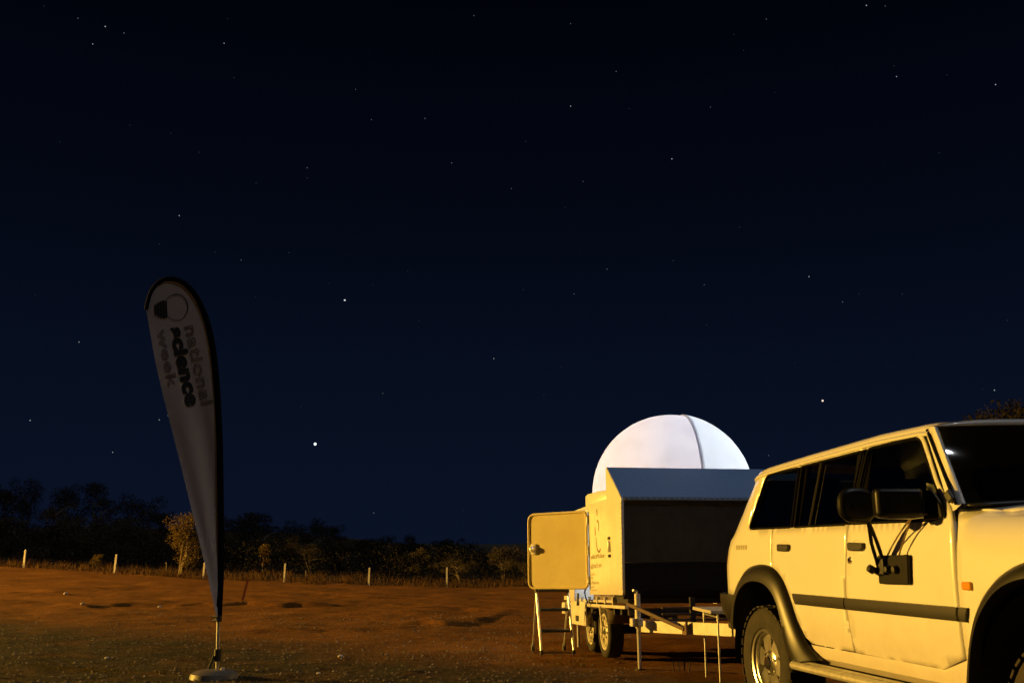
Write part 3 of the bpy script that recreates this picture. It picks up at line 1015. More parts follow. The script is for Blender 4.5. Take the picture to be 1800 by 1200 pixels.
# belly, interior
m = MB()
m.box((-1.0, -0.62, 0.42), (3.5, 0.62, 0.55))
m.box((-0.9, -0.45, 0.34), (3.4, -0.37, 0.44))
m.box((-0.9, 0.37, 0.34), (3.4, 0.45, 0.44))
m.tube([(0, -0.75, 0.40), (0, 0.75, 0.40)], 0.055, 12)
m.tube([(2.93, -0.75, 0.40), (2.93, 0.75, 0.40)], 0.055, 12)
m.build('underbody', UNDER, car)
m = MB()
m.box((-0.95, -0.80, 0.56), (2.2, 0.80, 0.62))
m.box((2.02, -0.80, 0.9), (2.20, 0.80, 1.33))
m.build('cabin_floor', INTER, car, bevel=0.03)
for sy, s0 in ((-0.40, 1.05), (0.40, 1.05), (-0.36, 0.15), (0.36, 0.15)):
    m = MB()
    m.box((s0, sy - 0.25, 0.62), (s0 + 0.5, sy + 0.25, 0.92))
    m.box((-0.06, -0.24, 0), (0.07, 0.24, 0.62), Matrix.Translation((s0 + 0.02, sy, 0.88)) @ Matrix.Rotation(R(-14), 4, 'Y'))
    o = m.build('seat', INTER, car, bevel=0.04)
    m = MB().box((-0.05, -0.13, 0), (0.05, 0.13, 0.2), Matrix.Translation((s0 - 0.15, sy, 1.52)) @ Matrix.Rotation(R(-12), 4, 'Y'))
    m.build('headrest', INTER, o, bevel=0.035)
sw = MB()
c = Vector((1.86, -0.38, 1.22))
ax = Matrix.Translation(c) @ Matrix.Rotation(R(-62), 4, 'Y')
sw.tube([ax @ Vector((0.19 * math.cos(a), 0.19 * math.sin(a), 0)) for a in np.linspace(0, 2 * math.pi, 25)], 0.015, 8, False)
sw.box((-0.19, -0.02, -0.01), (0.19, 0.02, 0.01), ax)
sw.build('steering_wheel', BLACKP, car)


# wheels
def make_wheel(rad, width, rimr, spokes, name='wheel', rimmat=ALLOY, tread=True, tyremat=RUBBER):
    """axle along local y, outer face towards -y"""
    root = empty(name)
    ax = Matrix.Rotation(math.pi / 2, 4, 'X')   # local z of lathe -> -y
    h = width / 2
    t = MB()
    t.lathe([(rimr + 0.005, -h * 0.8), (rimr + 0.02, -h * 0.95), (rad * 0.80, -h), (rad * 0.93, -h * 0.95), (rad * 0.985, -h * 0.78), (rad, -h * 0.4), (rad, h * 0.4), (rad * 0.985, h * 0.78), (rad * 0.93, h * 0.95), (rad * 0.80, h), (rimr + 0.02, h * 0.95), (rimr + 0.005, h * 0.8), (rimr - 0.01, h * 0.5), (rimr - 0.01, -h * 0.5), (rimr + 0.005, -h * 0.8)], 56, ax)
    ty = t.build('tyre', tyremat, root, smooth=40)
    if tread:
        lug = MB()
        n = 34
        for k in range(n):
            for (z0, z1, sh) in ((-0.98, -0.52, 0.0), (-0.42, -0.04, 0.5), (0.04, 0.42, 0.0), (0.52, 0.98, 0.5)):
                a0 = 2 * math.pi * (k + sh) / n
                mm = ax @ Matrix.Rotation(a0, 4, 'Z')
                r0 = rad * (0.975 if abs(z0 + z1) > 1 else 0.99)
                lug.box((r0, -rad * 0.062, z0 * h), (r0 + 0.012, rad * 0.062, z1 * h), mm)
        lug.build('tread', tyremat, ty, bevel=0)
    r = MB()
    r.lathe([(rimr * 0.86, h * 0.35), (rimr * 0.9, h * 0.72), (rimr, h * 0.80), (rimr + 0.012, h * 0.86), (rimr + 0.006, h * 0.92), (rimr - 0.008, h * 0.88), (rimr * 0.90, h * 0.60), (rimr * 0.86, -h * 0.3), (rimr * 0.3, -h * 0.35)], 48, ax)
    rm = r.build('rim', rimmat, root, smooth=40)
    d = MB()
    d.lathe([(0.0, h * 0.78), (rimr * 0.24, h * 0.78), (rimr * 0.28, h * 0.70), (rimr * 0.40, h * 0.62), (rimr * 0.44, h * 0.50), (rimr * 0.42, h * 0.3)], 32, ax)
    for k in range(spokes):
        a = 2 * math.pi * k / spokes
        mm = ax @ Matrix.Rotation(a, 4, 'Z')
        wv = rimr * 0.30 if spokes < 8 else rimr * 0.13
        pts0 = [(rimr * 0.34, -wv * 0.75, h * 0.62), (rimr * 0.34, wv * 0.75, h * 0.62), (rimr * 0.90, wv, h * 0.56), (rimr * 0.90, -wv, h * 0.56)]
        vs = [mm @ Vector(p) for p in pts0] + [mm @ Vector((p[0], p[1] * 1.05, p[2] - h * 0.28)) for p in pts0]
        d.add(vs, [(0, 1, 2, 3), (7, 6, 5, 4), (0, 4, 5, 1), (1, 5, 6, 2), (2, 6, 7, 3), (3, 7, 4, 0)])
    d.build('spokes', rimmat, rm, smooth=30)
    hub = MB().lathe([(0, h * 0.86), (rimr * 0.20, h * 0.84), (rimr * 0.235, h * 0.76), (rimr * 0.235, h * 0.6)], 20, ax)
    for k in range(6):
        a = 2 * math.pi * (k + 0.5) / 6
        hub.lathe([(0, h * 0.72), (0.011, h * 0.72), (0.012, h * 0.55)], 8, ax @ Matrix.Translation((rimr * 0.34 * math.cos(a), rimr * 0.34 * math.sin(a), 0)))
    hub.build('hub_cap', CHROME if rimmat is ALLOY else UNDER, rm)
    return root


def copy_tree(o, parent):
    c = link_copy(o, parent)
    for ch in list(o.children):
        copy_tree(ch, c)
    return c


w0 = make_wheel(0.39, 0.265, 0.222, 6)
w0.parent = car
w0.location = (0.0, -0.797, 0.395)
w0.rotation_euler = (0, R(12), 0)
for s, y, rz, ry in ((2.93, -0.797, 0, 40), (0.0, 0.797, math.pi, 5), (2.93, 0.797, math.pi, 25)):
    c = copy_tree(w0, car)
    c.location = (s, y, 0.395)
    c.rotation_euler = (0, R(ry), rz)

# door mirrors
for side in (-1, 1):
    m = MB()
    m.prism(round_poly([(1.98, 1.328), (2.165, 1.335), (2.14, 1.42), (2.065, 1.50), (2.045, 1.505)], 0.02), 0.872, 0.895, Matrix(((1, 0, 0, 0), (0, 0, side, 0), (0, 1, 0, 0), (0, 0, 0, 1))))
    mi = m.build('door_mirror', MIRB, car, bevel=0.008)
    m = MB()
    mm = Matrix.Translation((1.985, side * 1.03, 1.42)) @ Matrix.Rotation(R(18) * side, 4, 'Z') @ Matrix(((0, 0, 1, 0), (1, 0, 0, 0), (0, 1, 0, 0), (0, 0, 0, 1)))
    m.prism(round_poly([(-0.125, -0.078), (0.125, -0.074), (0.125, 0.074), (-0.125, 0.078)], 0.03, 5), -0.055, 0.055, mm)
    m.build('mirror_housing', MIRB, mi, bevel=0.02)
    m = MB().box((1.97, side * 0.88, 1.355), (2.06, side * 0.97, 1.40))
    m.build('mirror_arm', MIRB, mi, bevel=0.012)
    m = MB()
    m.tube([(1.955, side * 1.135, 1.345), (2.0, side * 1.09, 1.338), (2.03, side * 0.99, 1.338), (2.05, side * 0.93, 1.345)], 0.006, 6)
    m.build('mirror_strap', STEEL, mi)

# clip-on towing mirror, standing on the front door
tm = empty('towing_mirror', CAR_O, (0, 0, CAR_YAW))
tag(tm, 'black clip-on towing mirror braced by struts to a square pad on the front door', 'mirror')
m = MB()
m.prism(round_poly([(1.560, 0.986), (1.850, 0.990), (1.862, 1.150), (1.566, 1.145)], 0.015), 0.903, 0.925, Matrix(((1, 0, 0, 0), (0, 0, -1, 0), (0, 1, 0, 0), (0, 0, 0, 1))))
m.build('pad', MIRB, tm, bevel=0.005)
m = MB()
for s in (1.68, 1.755):
    m.lathe([(0, 0.03), (0.016, 0.028), (0.022, 0.012), (0.026, 0.0)], 12, Matrix.Translation((s, -0.925, 1.068)) @ Matrix.Rotation(math.pi / 2, 4, 'X'))
m.build('pad_bolts', BLACKP, tm)
m = MB()
m.tube([(1.745, -1.07, 1.335), (1.66, -1.01, 1.21), (1.60, -0.945, 1.09)], 0.011, 8)
m.build('strut', MIRB, tm)
m = MB()
m.tube([(1.745, -1.07, 1.335), (1.70, -1.0, 1.22), (1.645, -0.94, 1.125)], 0.011, 8)
m.build('strut', MIRB, tm)
m = MB()
m.lathe([(0, 0.05), (0.022, 0.045), (0.024, 0.01), (0.012, 0.0), (0.012, -0.03)], 12, Matrix.Translation((1.582, -0.955, 1.055)) @ Matrix.Rotation(R(60), 4, 'X'))
m.box((1.585, -0.95, 1.04), (1.66, -0.925, 1.13))
m.build('clamp_knob', BLACKP, tm, bevel=0.004)
m = MB()
hp = [(0.112 * math.copysign(abs(math.cos(a)) ** 0.75, math.cos(a)), 0.098 * math.copysign(abs(math.sin(a)) ** 0.75, math.sin(a))) for a in np.linspace(0, 2 * math.pi, 29)[:-1]]
mm = Matrix.Translation((1.755, -1.14, 1.418)) @ Matrix(((0, 0, 1, 0), (1, 0, 0, 0), (0, 1, 0, 0), (0, 0, 0, 1)))
m.prism(hp, -0.03, 0.03, mm)
m.build('mirror_head', MIRB, tm, bevel=0.022)
m = MB()
m.tube([(1.745, -1.07, 1.335), (1.75, -1.09, 1.40)], 0.016, 8)
m.tube([(1.76, -1.17, 1.41), (1.795, -1.17, 1.41)], 0.02, 10)
m.build('swivel_arm', MIRB, tm)
STRAP = mat('tan_strap', (0.22, 0.14, 0.06), 0.7, nscale=30, namp=0.3)
for top, mid, bot in (((1.965, -0.955, 1.335), (1.78, -0.935, 1.24), (1.685, -0.93, 1.148)), ((1.975, -0.955, 1.335), (1.86, -0.93, 1.24), (1.795, -0.93, 1.148))):
    p0, p1, p2 = Vector(top), Vector(mid), Vector(bot)
    pts = [p0 * (1 - t) ** 2 + p1 * 2 * t * (1 - t) + p2 * t * t for t in np.linspace(0, 1, 9)]
    MB().tube(pts, 0.005, 6).build('strap', STRAP, tm)


# ------------------------------------------------------------------ dome trailer
# local x forward, local y to the trailer's left (side wall that carries the lettering is y = 0), z up
TR_PHI = R(-8.3)
TR_FW = Vector((-math.sin(TR_PHI), -math.cos(TR_PHI), 0))
TR_O = Vector((1.163, 10.3, 0.0))
TR_YAW = math.atan2(TR_FW.y, TR_FW.x)
TILT = R(2.0)
PIV = -1.5     # the trailer tilts nose-up about its wheels
tr = empty('dome_trailer', TR_O + TR_FW * PIV, (0, -TILT, TR_YAW))
tr.rotation_mode = 'XYZ'
tag(tr, 'white box trailer with dark front carrying a glowing observatory dome', 'trailer')
TW = 2.2


def T(s, y, z):
    return (s - PIV, y, z)


def tbox(a, b):
    return MB().box(T(*a), T(*b))


FLOOR = 0.685
# nose box: side profile (s, z) with the sloping top
NOSE = [(0.0, FLOOR), (0.02, FLOOR + 0.03), (0.085, 1.66), (0.07, 1.69), (-0.515, 2.070), (-0.57, 2.070), (-0.57, FLOOR)]
Mside = Matrix(((1, 0, 0, -PIV), (0, 0, 1, 0), (0, 1, 0, 0), (0, 0, 0, 1)))
for y0, y1 in ((-0.012, 0.014), (TW - 0.014, TW + 0.012)):
    MB().prism(NOSE, y0, y1, Mside).build('nose_side_panel', TRWHITE, tr, bevel=0.003)
m = MB().strip([[T(s, y, z) for y in np.linspace(0.014, TW - 0.014, 9)] for s, z in ((0.02, 1.02), (0.079, 1.655))])
m.build('front_sheet', TRFRONT, tr, solid=0.02, smooth=0)
m = MB().strip([[T(s, y, z) for y in np.linspace(0.014, TW - 0.014, 9)] for s, z in ((-0.06, FLOOR - 0.04), (0.0, FLOOR + 0.0), (0.014, FLOOR + 0.05), (0.024, 1.012))])
m.build('stone_guard', TRSTONE, tr, solid=0.02, smooth=0)
m = MB().strip([[T(s, y, z) for y in np.linspace(-0.01, TW + 0.01, 9)] for s, z in ((0.072, 1.694), (-0.22, 1.884), (-0.515, 2.076), (-0.565, 2.078))])
m.build('sloping_nose_panel', TRSLOPE, tr, solid=0.012, smooth=0)
m = MB().strip([[T(s, y, z) for y in (0, TW)] for s, z in ((-0.57, FLOOR), (-0.57, 2.07))])
m.build('nose_back_wall', TRWHITE, tr, solid=0.01)
# edge trims with rivets
def trim(p0, p1, nrm, name, material, n, rv=0.008, w=0.022):
    p0, p1, nrm = Vector(p0), Vector(p1), Vector(nrm).normalized()
    d = (p1 - p0).normalized()
    sd = d.cross(nrm)
    a = [p0 + sd * w + nrm * 0.004, p1 + sd * w + nrm * 0.004, p1 - sd * w + nrm * 0.004, p0 - sd * w + nrm * 0.004]
    b = [q - nrm * 0.012 for q in a]
    o = MB().add(a + b, [(0, 1, 2, 3), (7, 6, 5, 4), (0, 4, 5, 1), (1, 5, 6, 2), (2, 6, 7, 3), (3, 7, 4, 0)]).build(name, material, tr)
    rvm = MB()
    zq = nrm.to_track_quat('Z', 'Y').to_matrix().to_4x4()
    rvm.lathe([(0, 0.006), (rv * 0.7, 0.0045), (rv, 0)], 8)
    me = rvm.mesh('rivet', STEEL, 60)
    for k in range(n):
        r = bpy.data.objects.new('rivet', me)
        col.objects.link(r)
        r.parent = o
        r.matrix_local = Matrix.Translation(p0.lerp(p1, (k + 0.5) / n) + nrm * 0.004) @ zq
    return o


DARKTRIM = mat('dark_edge_trim', (0.10, 0.08, 0.06), 0.5, metal=0.3, nscale=30, namp=0.3)
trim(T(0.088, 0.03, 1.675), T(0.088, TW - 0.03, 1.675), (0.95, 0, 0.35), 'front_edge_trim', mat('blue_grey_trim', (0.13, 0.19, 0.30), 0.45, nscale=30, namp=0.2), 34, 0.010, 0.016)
trim(T(0.016, -0.013, FLOOR + 0.04), T(0.074, -0.013, 1.65), (0, -1, 0), 'corner_trim', TRWHITE, 18, 0.007, 0.018)
trim(T(0.05, -0.013, 1.70), T(-0.49, -0.013, 2.05), (0, -1, 0), 'slope_trim', TRWHITE, 14, 0.007, 0.014)
# latch on the nose side
m = tbox((-0.50, -0.04, 1.14), (-0.45, -0.012, 1.26))
m.build('side_latch', ALUM, tr, bevel=0.008)
for zz in (1.10, 1.29):
    tbox((-0.515, -0.028, zz - 0.015), (-0.44, -0.012, zz + 0.015)).build('latch_bracket', UNDER, tr, bevel=0.004)

# observatory body behind the nose
BR = -2.95
DOOR0, DOOR1 = -1.60, -2.50
tbox((DOOR0, 0.05, 0.60), (-0.58, 0.07, 0.684)).build('wall_skirt', mat('guard_primer', (0.20, 0.15, 0.11), 0.6, nscale=10, namp=0.3), tr)
tbox((DOOR0, 0.006, FLOOR), (-0.572, 0.03, 1.735)).build('side_wall', TRWHITE, tr)
tbox((BR, 0.006, 0.60), (DOOR1, 0.03, 1.70)).build('rear_side_wall', TRWHITE, tr)
tbox((DOOR1, 0.006, 1.655), (DOOR0, 0.03, 1.70)).build('door_head', TRWHITE, tr)
tbox((BR, TW - 0.03, 0.60), (-0.572, TW - 0.006, 1.735)).build('far_side_wall', TRWHITE, tr)
tbox((BR, 0.03, 0.60), (BR + 0.024, TW - 0.03, 1.70)).build('rear_wall', TRWHITE, tr)
tbox((BR + 0.024, 0.03, 0.600), (-0.575, TW - 0.03, 0.628)).build('box_floor', mat('floor_liner', (0.55, 0.55, 0.55), 0.6, nscale=10, namp=0.2), tr)
# dome
DC = Vector(T(-1.66, 1.10, 1.895))
DR = 0.99
# deck with round opening
deck = MB()
outer, innr = [], []
NSEG = 48
x0, x1 = BR - PIV, -0.575 - PIV
for k in range(NSEG):
    a = 2 * math.pi * k / NSEG
    c, s = math.cos(a), math.sin(a)
    innr.append((DC.x + 0.93 * c, DC.y + 0.93 * s, 1.74))
    tx = ((x1 if c > 0 else x0) - DC.x) / c if abs(c) > 1e-6 else 1e9
    ty = (((TW - 0.01) if s > 0 else 0.01) - DC.y) / s if abs(s) > 1e-6 else 1e9
    t = max(0.94, min(tx, ty))
    outer.append((DC.x + t * c, DC.y + t * s, 1.74))
deck.strip([outer + outer[:1], innr + innr[:1]])
deck.build('roof_deck', TRWHITE, tr, solid=0.03)
ring = MB()
M0 = Matrix.Translation((DC.x, DC.y, 0))
ring.lathe([(0.95, 1.742), (1.066, 1.742), (1.080, 1.752), (1.080, 1.872), (1.070, 1.884), (1.006, 1.900), (0.965, 1.898)], 72, M0)
ring.build('dome_ring', TRWHITE, tr, smooth=40)


# the dome is cut by an upright plane: fixed shell on one side, sliding shutter (a little proud) on the other
V0 = R(-18)
t0, r0 = Vector((math.cos(V0), math.sin(V0), 0)), Vector((-math.sin(V0), math.cos(V0), 0))
BETA, QOFF = R(13.6), 0.155
t_ = r0 * math.sin(BETA) + t0 * math.cos(BETA)
n_ = r0 * math.cos(BETA) - t0 * math.sin(BETA)
AL0 = math.acos(QOFF)


def dome_patch(al0, al1, rad, na, nt):
    rows = []
    for i in range(na + 1):
        al = al0 + (al1 - al0) * i / na
        rows.append([DC + (n_ * math.cos(al) + (t_ * math.cos(th) + Vector((0, 0, 1)) * math.sin(th)) * math.sin(al)) * rad for th in np.linspace(0.0, math.pi, nt + 1)])
    return MB().strip(rows)


shell = dome_patch(AL0 - R(1.5), math.pi, DR, 48, 48).build('dome_shell', DOMEL, tr, smooth=80)
shut = dome_patch(0, AL0, DR + 0.016, 48, 48).build('dome_shutter', DOMER, tr, smooth=80)
rows = []
for al, rad in ((AL0, DR + 0.016), (AL0 + R(0.5), DR + 0.017), (AL0 + R(1.0), DR + 0.002)):
    rows.append([DC + (n_ * math.cos(al) + (t_ * math.cos(th) + Vector((0, 0, 1)) * math.sin(th)) * math.sin(al)) * rad for th in np.linspace(0.0, math.pi, 49)])
MB().strip(rows).build('shutter_flange', translucent_mat('flange_fibreglass', (0.45, 0.46, 0.52), (0.5, 0.5, 0.6), 0.5), shut, smooth=60)
dl = bpy.data.lights.new('dome_lamp', 'POINT')
dl.energy = 38.0
dl.color = (0.83, 0.90, 1.0)
dl.shadow_soft_size = 0.10
do = bpy.data.objects.new('dome_lamp', dl)
col.objects.link(do)
do.parent = tr
do.location = DC + Vector((0.0, 0.22, 0.12))
cl_ = bpy.data.lights.new('cabin_fill_light', 'POINT')  # unseen fill light, added to brighten the box interior showing below the door
cl_.energy = 16.0
cl_.color = (0.83, 0.93, 1.0)
cl_.shadow_soft_size = 0.05
co_ = bpy.data.objects.new('cabin_fill_light', cl_)
col.objects.link(co_)
co_.parent = tr
co_.location = T(-2.2, 1.0, 1.25)

# open side door: hinged at the front edge of the doorway, swung well out
hinge = T(DOOR0 + 0.03, -0.004, 0)
DOOR_A = 46
dr = empty('open_door')
dr.parent = tr
dr.location = hinge
dr.rotation_euler = (0, 0, R(DOOR_A))   # closed door lies along local -x
DL = 0.87
dp = round_poly([(-0.015, 0.760, 0.05), (-0.015, 1.665, 0.05), (-DL, 1.665, 0.10), (-DL, 0.760, 0.10)], 0.08, 6)
Md = Matrix(((1, 0, 0, 0), (0, 0, 1, 0), (0, 1, 0, 0), (0, 0, 0, 1)))
MB().prism(dp, -0.012, 0.026, Md).build('door_skin', DOORP, dr, bevel=0.006)
c0 = np.mean(np.array(dp), axis=0)
fr = [((p[0] - c0[0]) * 1.0 + c0[0], (p[1] - c0[1]) * 1.0 + c0[1]) for p in dp]
pts = [(p[0], -0.014, p[1]) for p in fr]
MB().tube(pts + [pts[0], pts[1]], 0.016, 8, False).build('door_frame', DOORP, dr, smooth=60)
m = MB().box((-DL + 0.045, -0.040, 1.17), (-DL + 0.11, -0.012, 1.30))
m.build('door_handle_plate', mat('handle_plate', (0.80, 0.78, 0.70), 0.35, metal=0.4), dr, bevel=0.006)
m = MB().tube([(-DL + 0.075, -0.045, 1.205), (-DL + 0.075, -0.075, 1.22), (-DL + 0.075, -0.075, 1.25), (-DL + 0.075, -0.045, 1.265)], 0.014, 8)
m.lathe([(0.0, 0.075), (0.020, 0.070), (0.034, 0.050), (0.038, 0.030), (0.030, 0.012)], 18, Matrix.Translation((-DL + 0.075, -0.012, 1.235)) @ Matrix.Rotation(math.pi / 2, 4, 'X'))
m.build('door_handle', mat('bright_handle', (0.95, 0.95, 0.93), 0.38, metal=0.7), dr)
for zz in (0.85, 1.20, 1.55):
    MB().tube([(0.0, -0.016, zz - 0.05), (0.0, -0.016, zz + 0.05)], 0.012, 8).build('hinge', STEEL, dr)

# lettering on the side wall: emblem, then rows of faded words
def decal(name, polys, material, par=tr):
    m = MB()
    for pl in polys:
        m.add([T(s, 0.0035, z) for s, z in pl], [tuple(range(len(pl)))])
    return m.build(name, material, par, fix=False, smooth=0)


def ring_poly(cx, cz, r, w, a0, a1, n=14):
    A = [(cx + (r + w) * math.cos(a) * 0.9, cz + (r + w) * math.sin(a)) for a in np.linspace(a0, a1, n)]
    B = [(cx + r * math.cos(a) * 0.9, cz + r * math.sin(a)) for a in np.linspace(a1, a0, n)]
    return [[A[i], A[i + 1], B[n - 2 - i], B[n - 1 - i]] for i in range(n - 1)]


em = ring_poly(-1.06, 1.31, 0.13, 0.028, R(170), R(310)) + ring_poly(-1.10, 1.46, 0.05, 0.025, R(-60), R(120), 8)
em += [[(-1.13, 1.58), (-1.10, 1.58), (-1.10, 1.66), (-1.13, 1.66)], [(-1.245, 1.36), (-1.215, 1.36), (-1.215, 1.46), (-1.245, 1.46)]]
decal('emblem', em, mat('brown_emblem_ink', (0.20, 0.13, 0.06), 0.6, nscale=30, namp=0.3))
for z, words, h in ((1.095, (5, 4, 5), 0.052), (0.985, (5, 4), 0.062), (0.905, (4, 3), 0.030), (0.865, (5,), 0.024), (0.805, (6, 6), 0.034), (0.762, (3, 4), 0.020), (0.728, (9, 5), 0.020)):
    pl = []
    s = -1.49
    for w in words:
        for k in range(w):
            lw = h * random.uniform(0.55, 0.95)
            hh = h * random.choice((0.66, 0.66, 1.0))
            t = h * 0.20
            pl.append([(s, z), (s + t, z), (s + t, z + hh), (s, z + hh)])
            if random.random() < 0.75:
                pl.append([(s + t, z + hh * 0.62), (s + lw, z + hh * 0.62), (s + lw, z + hh * 0.62 + t), (s + t, z + hh * 0.62 + t)])
            if random.random() < 0.6:
                pl.append([(s + t, z), (s + lw, z), (s + lw, z + t), (s + t, z + t)])
            if random.random() < 0.5:
                pl.append([(s + lw - t, z + t), (s + lw, z + t), (s + lw, z + hh * 0.60), (s + lw - t, z + hh * 0.60)])
            s += lw + h * 0.16
        s += h * 0.5
    decal('lettering', pl, INKG)

# chassis
CH = mat('chassis_cream_paint', (0.74, 0.72, 0.64), 0.45, nscale=8, tint=(0.60, 0.55, 0.44))
tbox((-3.3, 0.01, 0.545), (0.0, 0.05, 0.578)).build('side_rail', CH, tr, bevel=0.004)
tbox((-3.3, TW - 0.05, 0.545), (0.0, TW - 0.01, 0.578)).build('side_rail', CH, tr, bevel=0.004)
for s in (-0.55, -0.92, -1.30, -1.72, -2.15, -2.6):
    tbox((s - 0.018, 0.016, 0.579), (s + 0.018, 0.046, 0.66)).build('rail_post', CH, tr)
tbox((-0.57, 0.06, 0.60), (-0.05, TW - 0.06, 0.684)).build('underfloor_skirt', UNDER, tr)
tbox((-3.26, 0.02, 0.608), (BR - 0.005, TW - 0.02, 0.662)).build('tail_deck', CH, tr, bevel=0.005)
tbox((-3.27, -0.01, 0.43), (-3.08, 0.012, 0.578)).build('tail_light_board', CH, tr, bevel=0.006)
tbox((-2.66, -0.012, 0.315), (-1.79, 0.010, 0.600)).build('rear_side_box', CH, tr, bevel=0.008)
tbox((-2.30, -0.03, 0.36), (-2.18, -0.0125, 0.43)).build('box_latch', UNDER, tr, bevel=0.01)
# wheel guards and wheels
for y0, y1 in ((0.02, 0.26), (TW - 0.26, TW - 0.02)):
    rows = []
    path = [(-0.70, 0.36), (-0.74, 0.52), (-0.80, 0.545)] if False else [(-0.76, 0.38), (-0.80, 0.50), (-0.90, 0.540), (-1.78, 0.540)]
    MB().strip([[T(s, y, z) for y in (y0, y1)] for s, z in path]).build('wheel_guard', mat('guard_primer', (0.20, 0.15, 0.11), 0.6, nscale=10, namp=0.3), tr, solid=0.006)
tw0 = make_wheel(0.285, 0.18, 0.190, 10, 'road_wheel', rimmat=mat('cream_steel_wheel', (0.70, 0.66, 0.55), 0.42, nscale=14, namp=0.2), tread=False)
first = True
for s in (-1.15, -1.86):
    for y, rz in ((0.14, 0.0), (TW - 0.14, math.pi)):
        w = tw0 if first else copy_tree(tw0, tr)
        first = False
        w.parent = tr
        w.location = T(s, y, 0.287 - (s - PIV) * math.tan(TILT))
        w.rotation_euler = (0, R(20 * s), rz)
MB().tube([T(-1.15, 0.2, 0.28), T(-1.15, TW - 0.2, 0.28)], 0.03, 10).build('axle', UNDER, tr)
MB().tube([T(-1.86, 0.2, 0.30), T(-1.86, TW - 0.2, 0.30)], 0.03, 10).build('axle', UNDER, tr)
# cross members
for s in (-0.05, -0.35, -0.65):
    tbox((s - 0.03, 0.06, 0.48), (s + 0.03, TW - 0.06, 0.54)).build('cross_member', UNDER, tr)
for y in (0.55, 1.45):
    tbox((-3.0, y - 0.03, 0.42), (-0.02, y + 0.03, 0.478)).build('main_rail', UNDER, tr)


# drawbar: two rails meeting at the coupling
def beam(p0, p1, w, h, name, material, par=tr, bevel=0.004):
    p0, p1 = Vector(p0), Vector(p1)
    d = (p1 - p0)
    L = d.length
    d.normalize()
    up = Vector((0, 0, 1))
    sd = d.cross(up).normalized()
    up = sd.cross(d)
    vs = []
    for p in (p0, p1):
        for a, b in ((-1, -1), (1, -1), (1, 1), (-1, 1)):
            vs.append(p + sd * a * w / 2 + up * b * h / 2)
    return MB().add(vs, [(0, 3, 2, 1), (4, 5, 6, 7), (0, 1, 5, 4), (1, 2, 6, 5), (2, 3, 7, 6), (3, 0, 4, 7)]).build(name, material, par, bevel=bevel)


beam(T(-0.02, 0.20, 0.372), T(2.10, 1.065, 0.380), 0.05, 0.115, 'drawbar_rail', CH)
beam(T(-0.02, 2.0, 0.372), T(2.10, 1.145, 0.380), 0.05, 0.115, 'drawbar_rail', CH)
cp = tbox((2.06, 1.045, 0.40), (2.42, 1.165, 0.47))
cp.build('coupling', UNDER, tr, bevel=0.015)
beam(T(0.02, 0.03, 0.60), T(0.66, 0.425, 0.365), 0.03, 0.035, 'stay', mat('rusty_stay', (0.16, 0.09, 0.05), 0.7, nscale=14, namp=0.4))
m = MB().prism([(0.52, 0.315), (0.72, 0.315), (0.72, 0.44)], -0.01, 0.01, Matrix.Translation((0, 0.432, 0)) @ Matrix(((1, 0, 0, -PIV), (0, 0, 1, 0), (0, 1, 0, 0), (0, 0, 0, 1))))
m.build('gusset', MATS['rusty_stay'], tr)
for k, zz in enumerate((0.56, 0.50, 0.445)):
    beam(T(0.35, 0.30, zz), T(0.35, 1.7, zz), 0.03, 0.022, 'rack_bar', mat('rack_brown_steel', (0.09, 0.06, 0.04), 0.55, metal=0.4))
for y in (0.62, 1.40):
    tbox((0.33, y - 0.025, 0.40), (0.37, y + 0.025, 0.665)).build('rack_post', UNDER, tr)
# front jack leg
m = MB()
jx, jy = 0.10, 0.12
m.tube([T(jx, jy, 0.36), T(jx, jy, 0.70)], 0.030, 12)
m.build('jack_tube', CH, tr)
tbox((jx - 0.06, jy - 0.075, 0.375), (jx + 0.05, jy + 0.04, 0.455)).build('jack_clamp', CH, tr, bevel=0.008)
m = MB().tube([T(jx, jy, 0.70), T(jx, jy, 0.72), T(jx + 0.02, jy - 0.05, 0.735)], 0.012, 8)
m.build('jack_handle', STEEL, tr)
MB().tube([T(jx, jy, -0.045), T(jx + 0.004, jy, 0.36)], 0.019, 10).build('jack_leg', ALUM, tr)
MB().tube([T(jx, jy, -0.055), T(jx, jy, -0.035)], 0.05, 14).build('jack_foot', UNDER, tr)
MB().tube([T(-2.42, 0.03, 0.04), T(-2.42, 0.03, 0.56)], 0.018, 10).build('stabiliser_leg', ALUM, tr)
MB().tube([T(-0.98, 0.0, 0.28), T(-1.06, -0.004, 0.56)], 0.010, 8).build('guard_stay', CH, tr)
# black stay strap on the doorway
MB().tube([T(-1.62, -0.02, 0.80), T(-1.72, -0.03, 0.72), T(-1.66, -0.03, 0.64), T(-1.60, -0.02, 0.60)], 0.010, 6).build('door_strap', BLACKP, tr)
MB().tube([T(-2.15, -0.02, 0.70), T(-2.15, -0.03, 0.55)], 0.016, 8).build('tie_down', BLACKP, tr)

